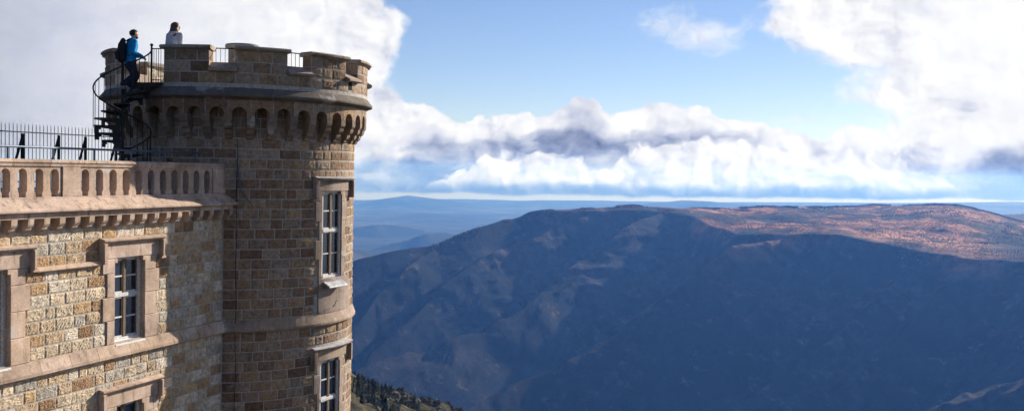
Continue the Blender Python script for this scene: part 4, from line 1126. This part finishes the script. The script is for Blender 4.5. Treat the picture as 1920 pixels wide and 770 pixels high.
wom.scale = (1.05, 1.02, 1.02); man.scale = (1.06, 1.08, 1.0)
# ------------------------------------------------------------------ wood, shrubs and rocks on the near shoulder
m_needle, _b = material('conifer_needles', .8, spec=.15); link(xmul(xattr(), xramp(xnoise(objcoord(), 1.2, 3, .6), [(.3, grey(.7)), (.7, grey(1.3))])), _b.inputs['Base Color'])
m_bark = simple('grey_brown_bark', (.09, .065, .045), .9)
def conifer(seed, h):
    rn = np.random.default_rng(seed); t = empty('pine_tree')
    q = MB(); tube(q, [(0, 0, -.6), (.05, 0, h*.4), (0, .04, h*.97)], [.17, .11, .02], 6); q.build('trunk', m_bark, t)
    V = []; F = []; Cc = []
    n = 620
    for i in range(n):
        f = rn.random()**.75; z = h*(.10+.9*(1-f)) if False else h*(.10+.90*f); rad = (h*.33)*(1-f)**.8*(.75+.25*math.sin(f*34+seed))+.08
        a = rn.uniform(0, 6.283); r0 = rad*rn.uniform(.35, 1.); s = h*.055*rn.uniform(.6, 1.3)
        c = np.array([r0*math.cos(a), r0*math.sin(a), z-.25*r0]); d = np.array([math.cos(a), math.sin(a), -.35+rn.normal(0, .2)])*s*1.7
        w = np.array([-math.sin(a), math.cos(a), rn.normal(0, .35)])*s*.6
        k = len(V); V += [c-d*.5-w*.5, c-d*.5+w*.5, c+d*.5+w*.7, c+d*.7-w*.7]; F.append((k, k+1, k+2, k+3))
        g = rn.uniform(.55, 1.6); Cc.append((.016*g*rn.uniform(.8, 1.5), .030*g, .012*g))
    o = mesh_np('crown', np.array(V), np.array(F), [m_needle], t, False, np.array(Cc)); return t
def pnt(az, r): return height(np.array([az]), np.array([float(r)]))[0]
def shrub(seed):
    rn = np.random.default_rng(seed); V = []; F = []; Cc = []
    for i in range(240):
        d = rn.normal(size=3); d /= np.linalg.norm(d); d[2] = abs(d[2]); c = d*np.array([1.2, 1.1, .95])*rn.uniform(.55, 1.)*(1+.25*math.sin(d[0]*5+seed))
        u = rn.normal(size=3)*.17; w = rn.normal(size=3)*.17; k = len(V); V += [c-u, c+w, c+u, c-w]; F.append((k, k+1, k+2, k+3))
        g = rn.uniform(.6, 1.5); Cc.append((.085*g, .078*g, .035*g) if seed % 2 else (.12*g, .075*g, .04*g))
    return mesh_np('shrub', np.array(V), np.array(F), [m_needle], None, False, np.array(Cc))
m_rock = simple('pale_granite', (.20, .18, .155), .9, var=.5, sc=1.2)
def boulder(seed):
    rn = np.random.default_rng(seed); ph = rn.uniform(0, 6, 6)
    fn = lambda d: 1+.22*math.sin(d.x*3+ph[0])*math.cos(d.y*4+ph[1])+.12*math.sin(d.z*7+ph[2])+.08*math.sin(d.x*11+d.y*9+ph[3])
    return blobmesh('boulder', (0, 0, .35), (1.5, 1.1, .95), m_rock, None, 12, 16, fn)
pal_pt = lambda px: YAW-math.atan((px-960)/1877)
protos = [conifer(3, 9.), conifer(5, 11.), conifer(8, 8.)]
rn = np.random.default_rng(5); cnt = 0; used = set()
N = 1500
azs_ = np.array([pal_pt(x) for x in rn.uniform(646, 800, N)]); rs_ = rn.uniform(560, 800, N); PP = height(azs_, rs_)
clump = fbm(PP[:, 0]/35, PP[:, 1]/35, 4., 3)
for i in range(N):
    px = 960-1877*math.tan(azs_[i]-YAW); lim = -.35+(px-690)/150
    if clump[i] < lim-.35 or cnt >= 295: continue
    k = cnt % 3
    if k not in used: used.add(k); t = protos[k]
    else: t = copy_tree(protos[k])
    s = rn.uniform(.32, .62)*(1.25 if rn.random() < .1 else 1); t.location = PP[i]; t.scale = (s, s, s*rn.uniform(.9, 1.15)); t.rotation_euler = (0, 0, rn.uniform(0, 6.28)); cnt += 1
    tag(t, 'dark green conifer of the dense wood on the slope below the tower', 'tree', 'conifers on the slope below the tower')
sh = [shrub(1), shrub(2)]; bo = [boulder(1), boulder(2), boulder(4)]
N = 360; az2 = np.array([pal_pt(x) for x in rn.uniform(670, 900, N)]); T_ = np.array(SHOULDER); rr2 = np.interp(-az2, -T_[:, 0], T_[:, 1])+rn.uniform(-110, 12, N); P2 = height(az2, rr2)
for i in range(N):
    if i % 5 < 4:
        o = sh[i % 2]; o = o if o.name not in used else o.copy()
        if o.name not in [c.name for c in COL.objects]: COL.objects.link(o)
        used.add(sh[i % 2].name); s = rn.uniform(.9, 2.4)
        tag(o, 'low brown heath shrub on the rocky shoulder below the tower', 'shrub', 'heath shrubs on the rocky shoulder')
    else:
        b0_ = bo[i % 3]; o = b0_ if b0_.name not in used else b0_.copy()
        if o.name not in [c.name for c in COL.objects]: COL.objects.link(o)
        used.add(b0_.name); s = rn.uniform(.35, 1.1)
        tag(o, 'pale granite boulder lying on the rocky shoulder below the tower', 'boulder', 'boulders on the rocky shoulder')
    o.location = P2[i]-np.array([0, 0, .2]); o.scale = (s, s, s*rn.uniform(.7, 1.)); o.rotation_euler = (0, 0, rn.uniform(0, 6.28))
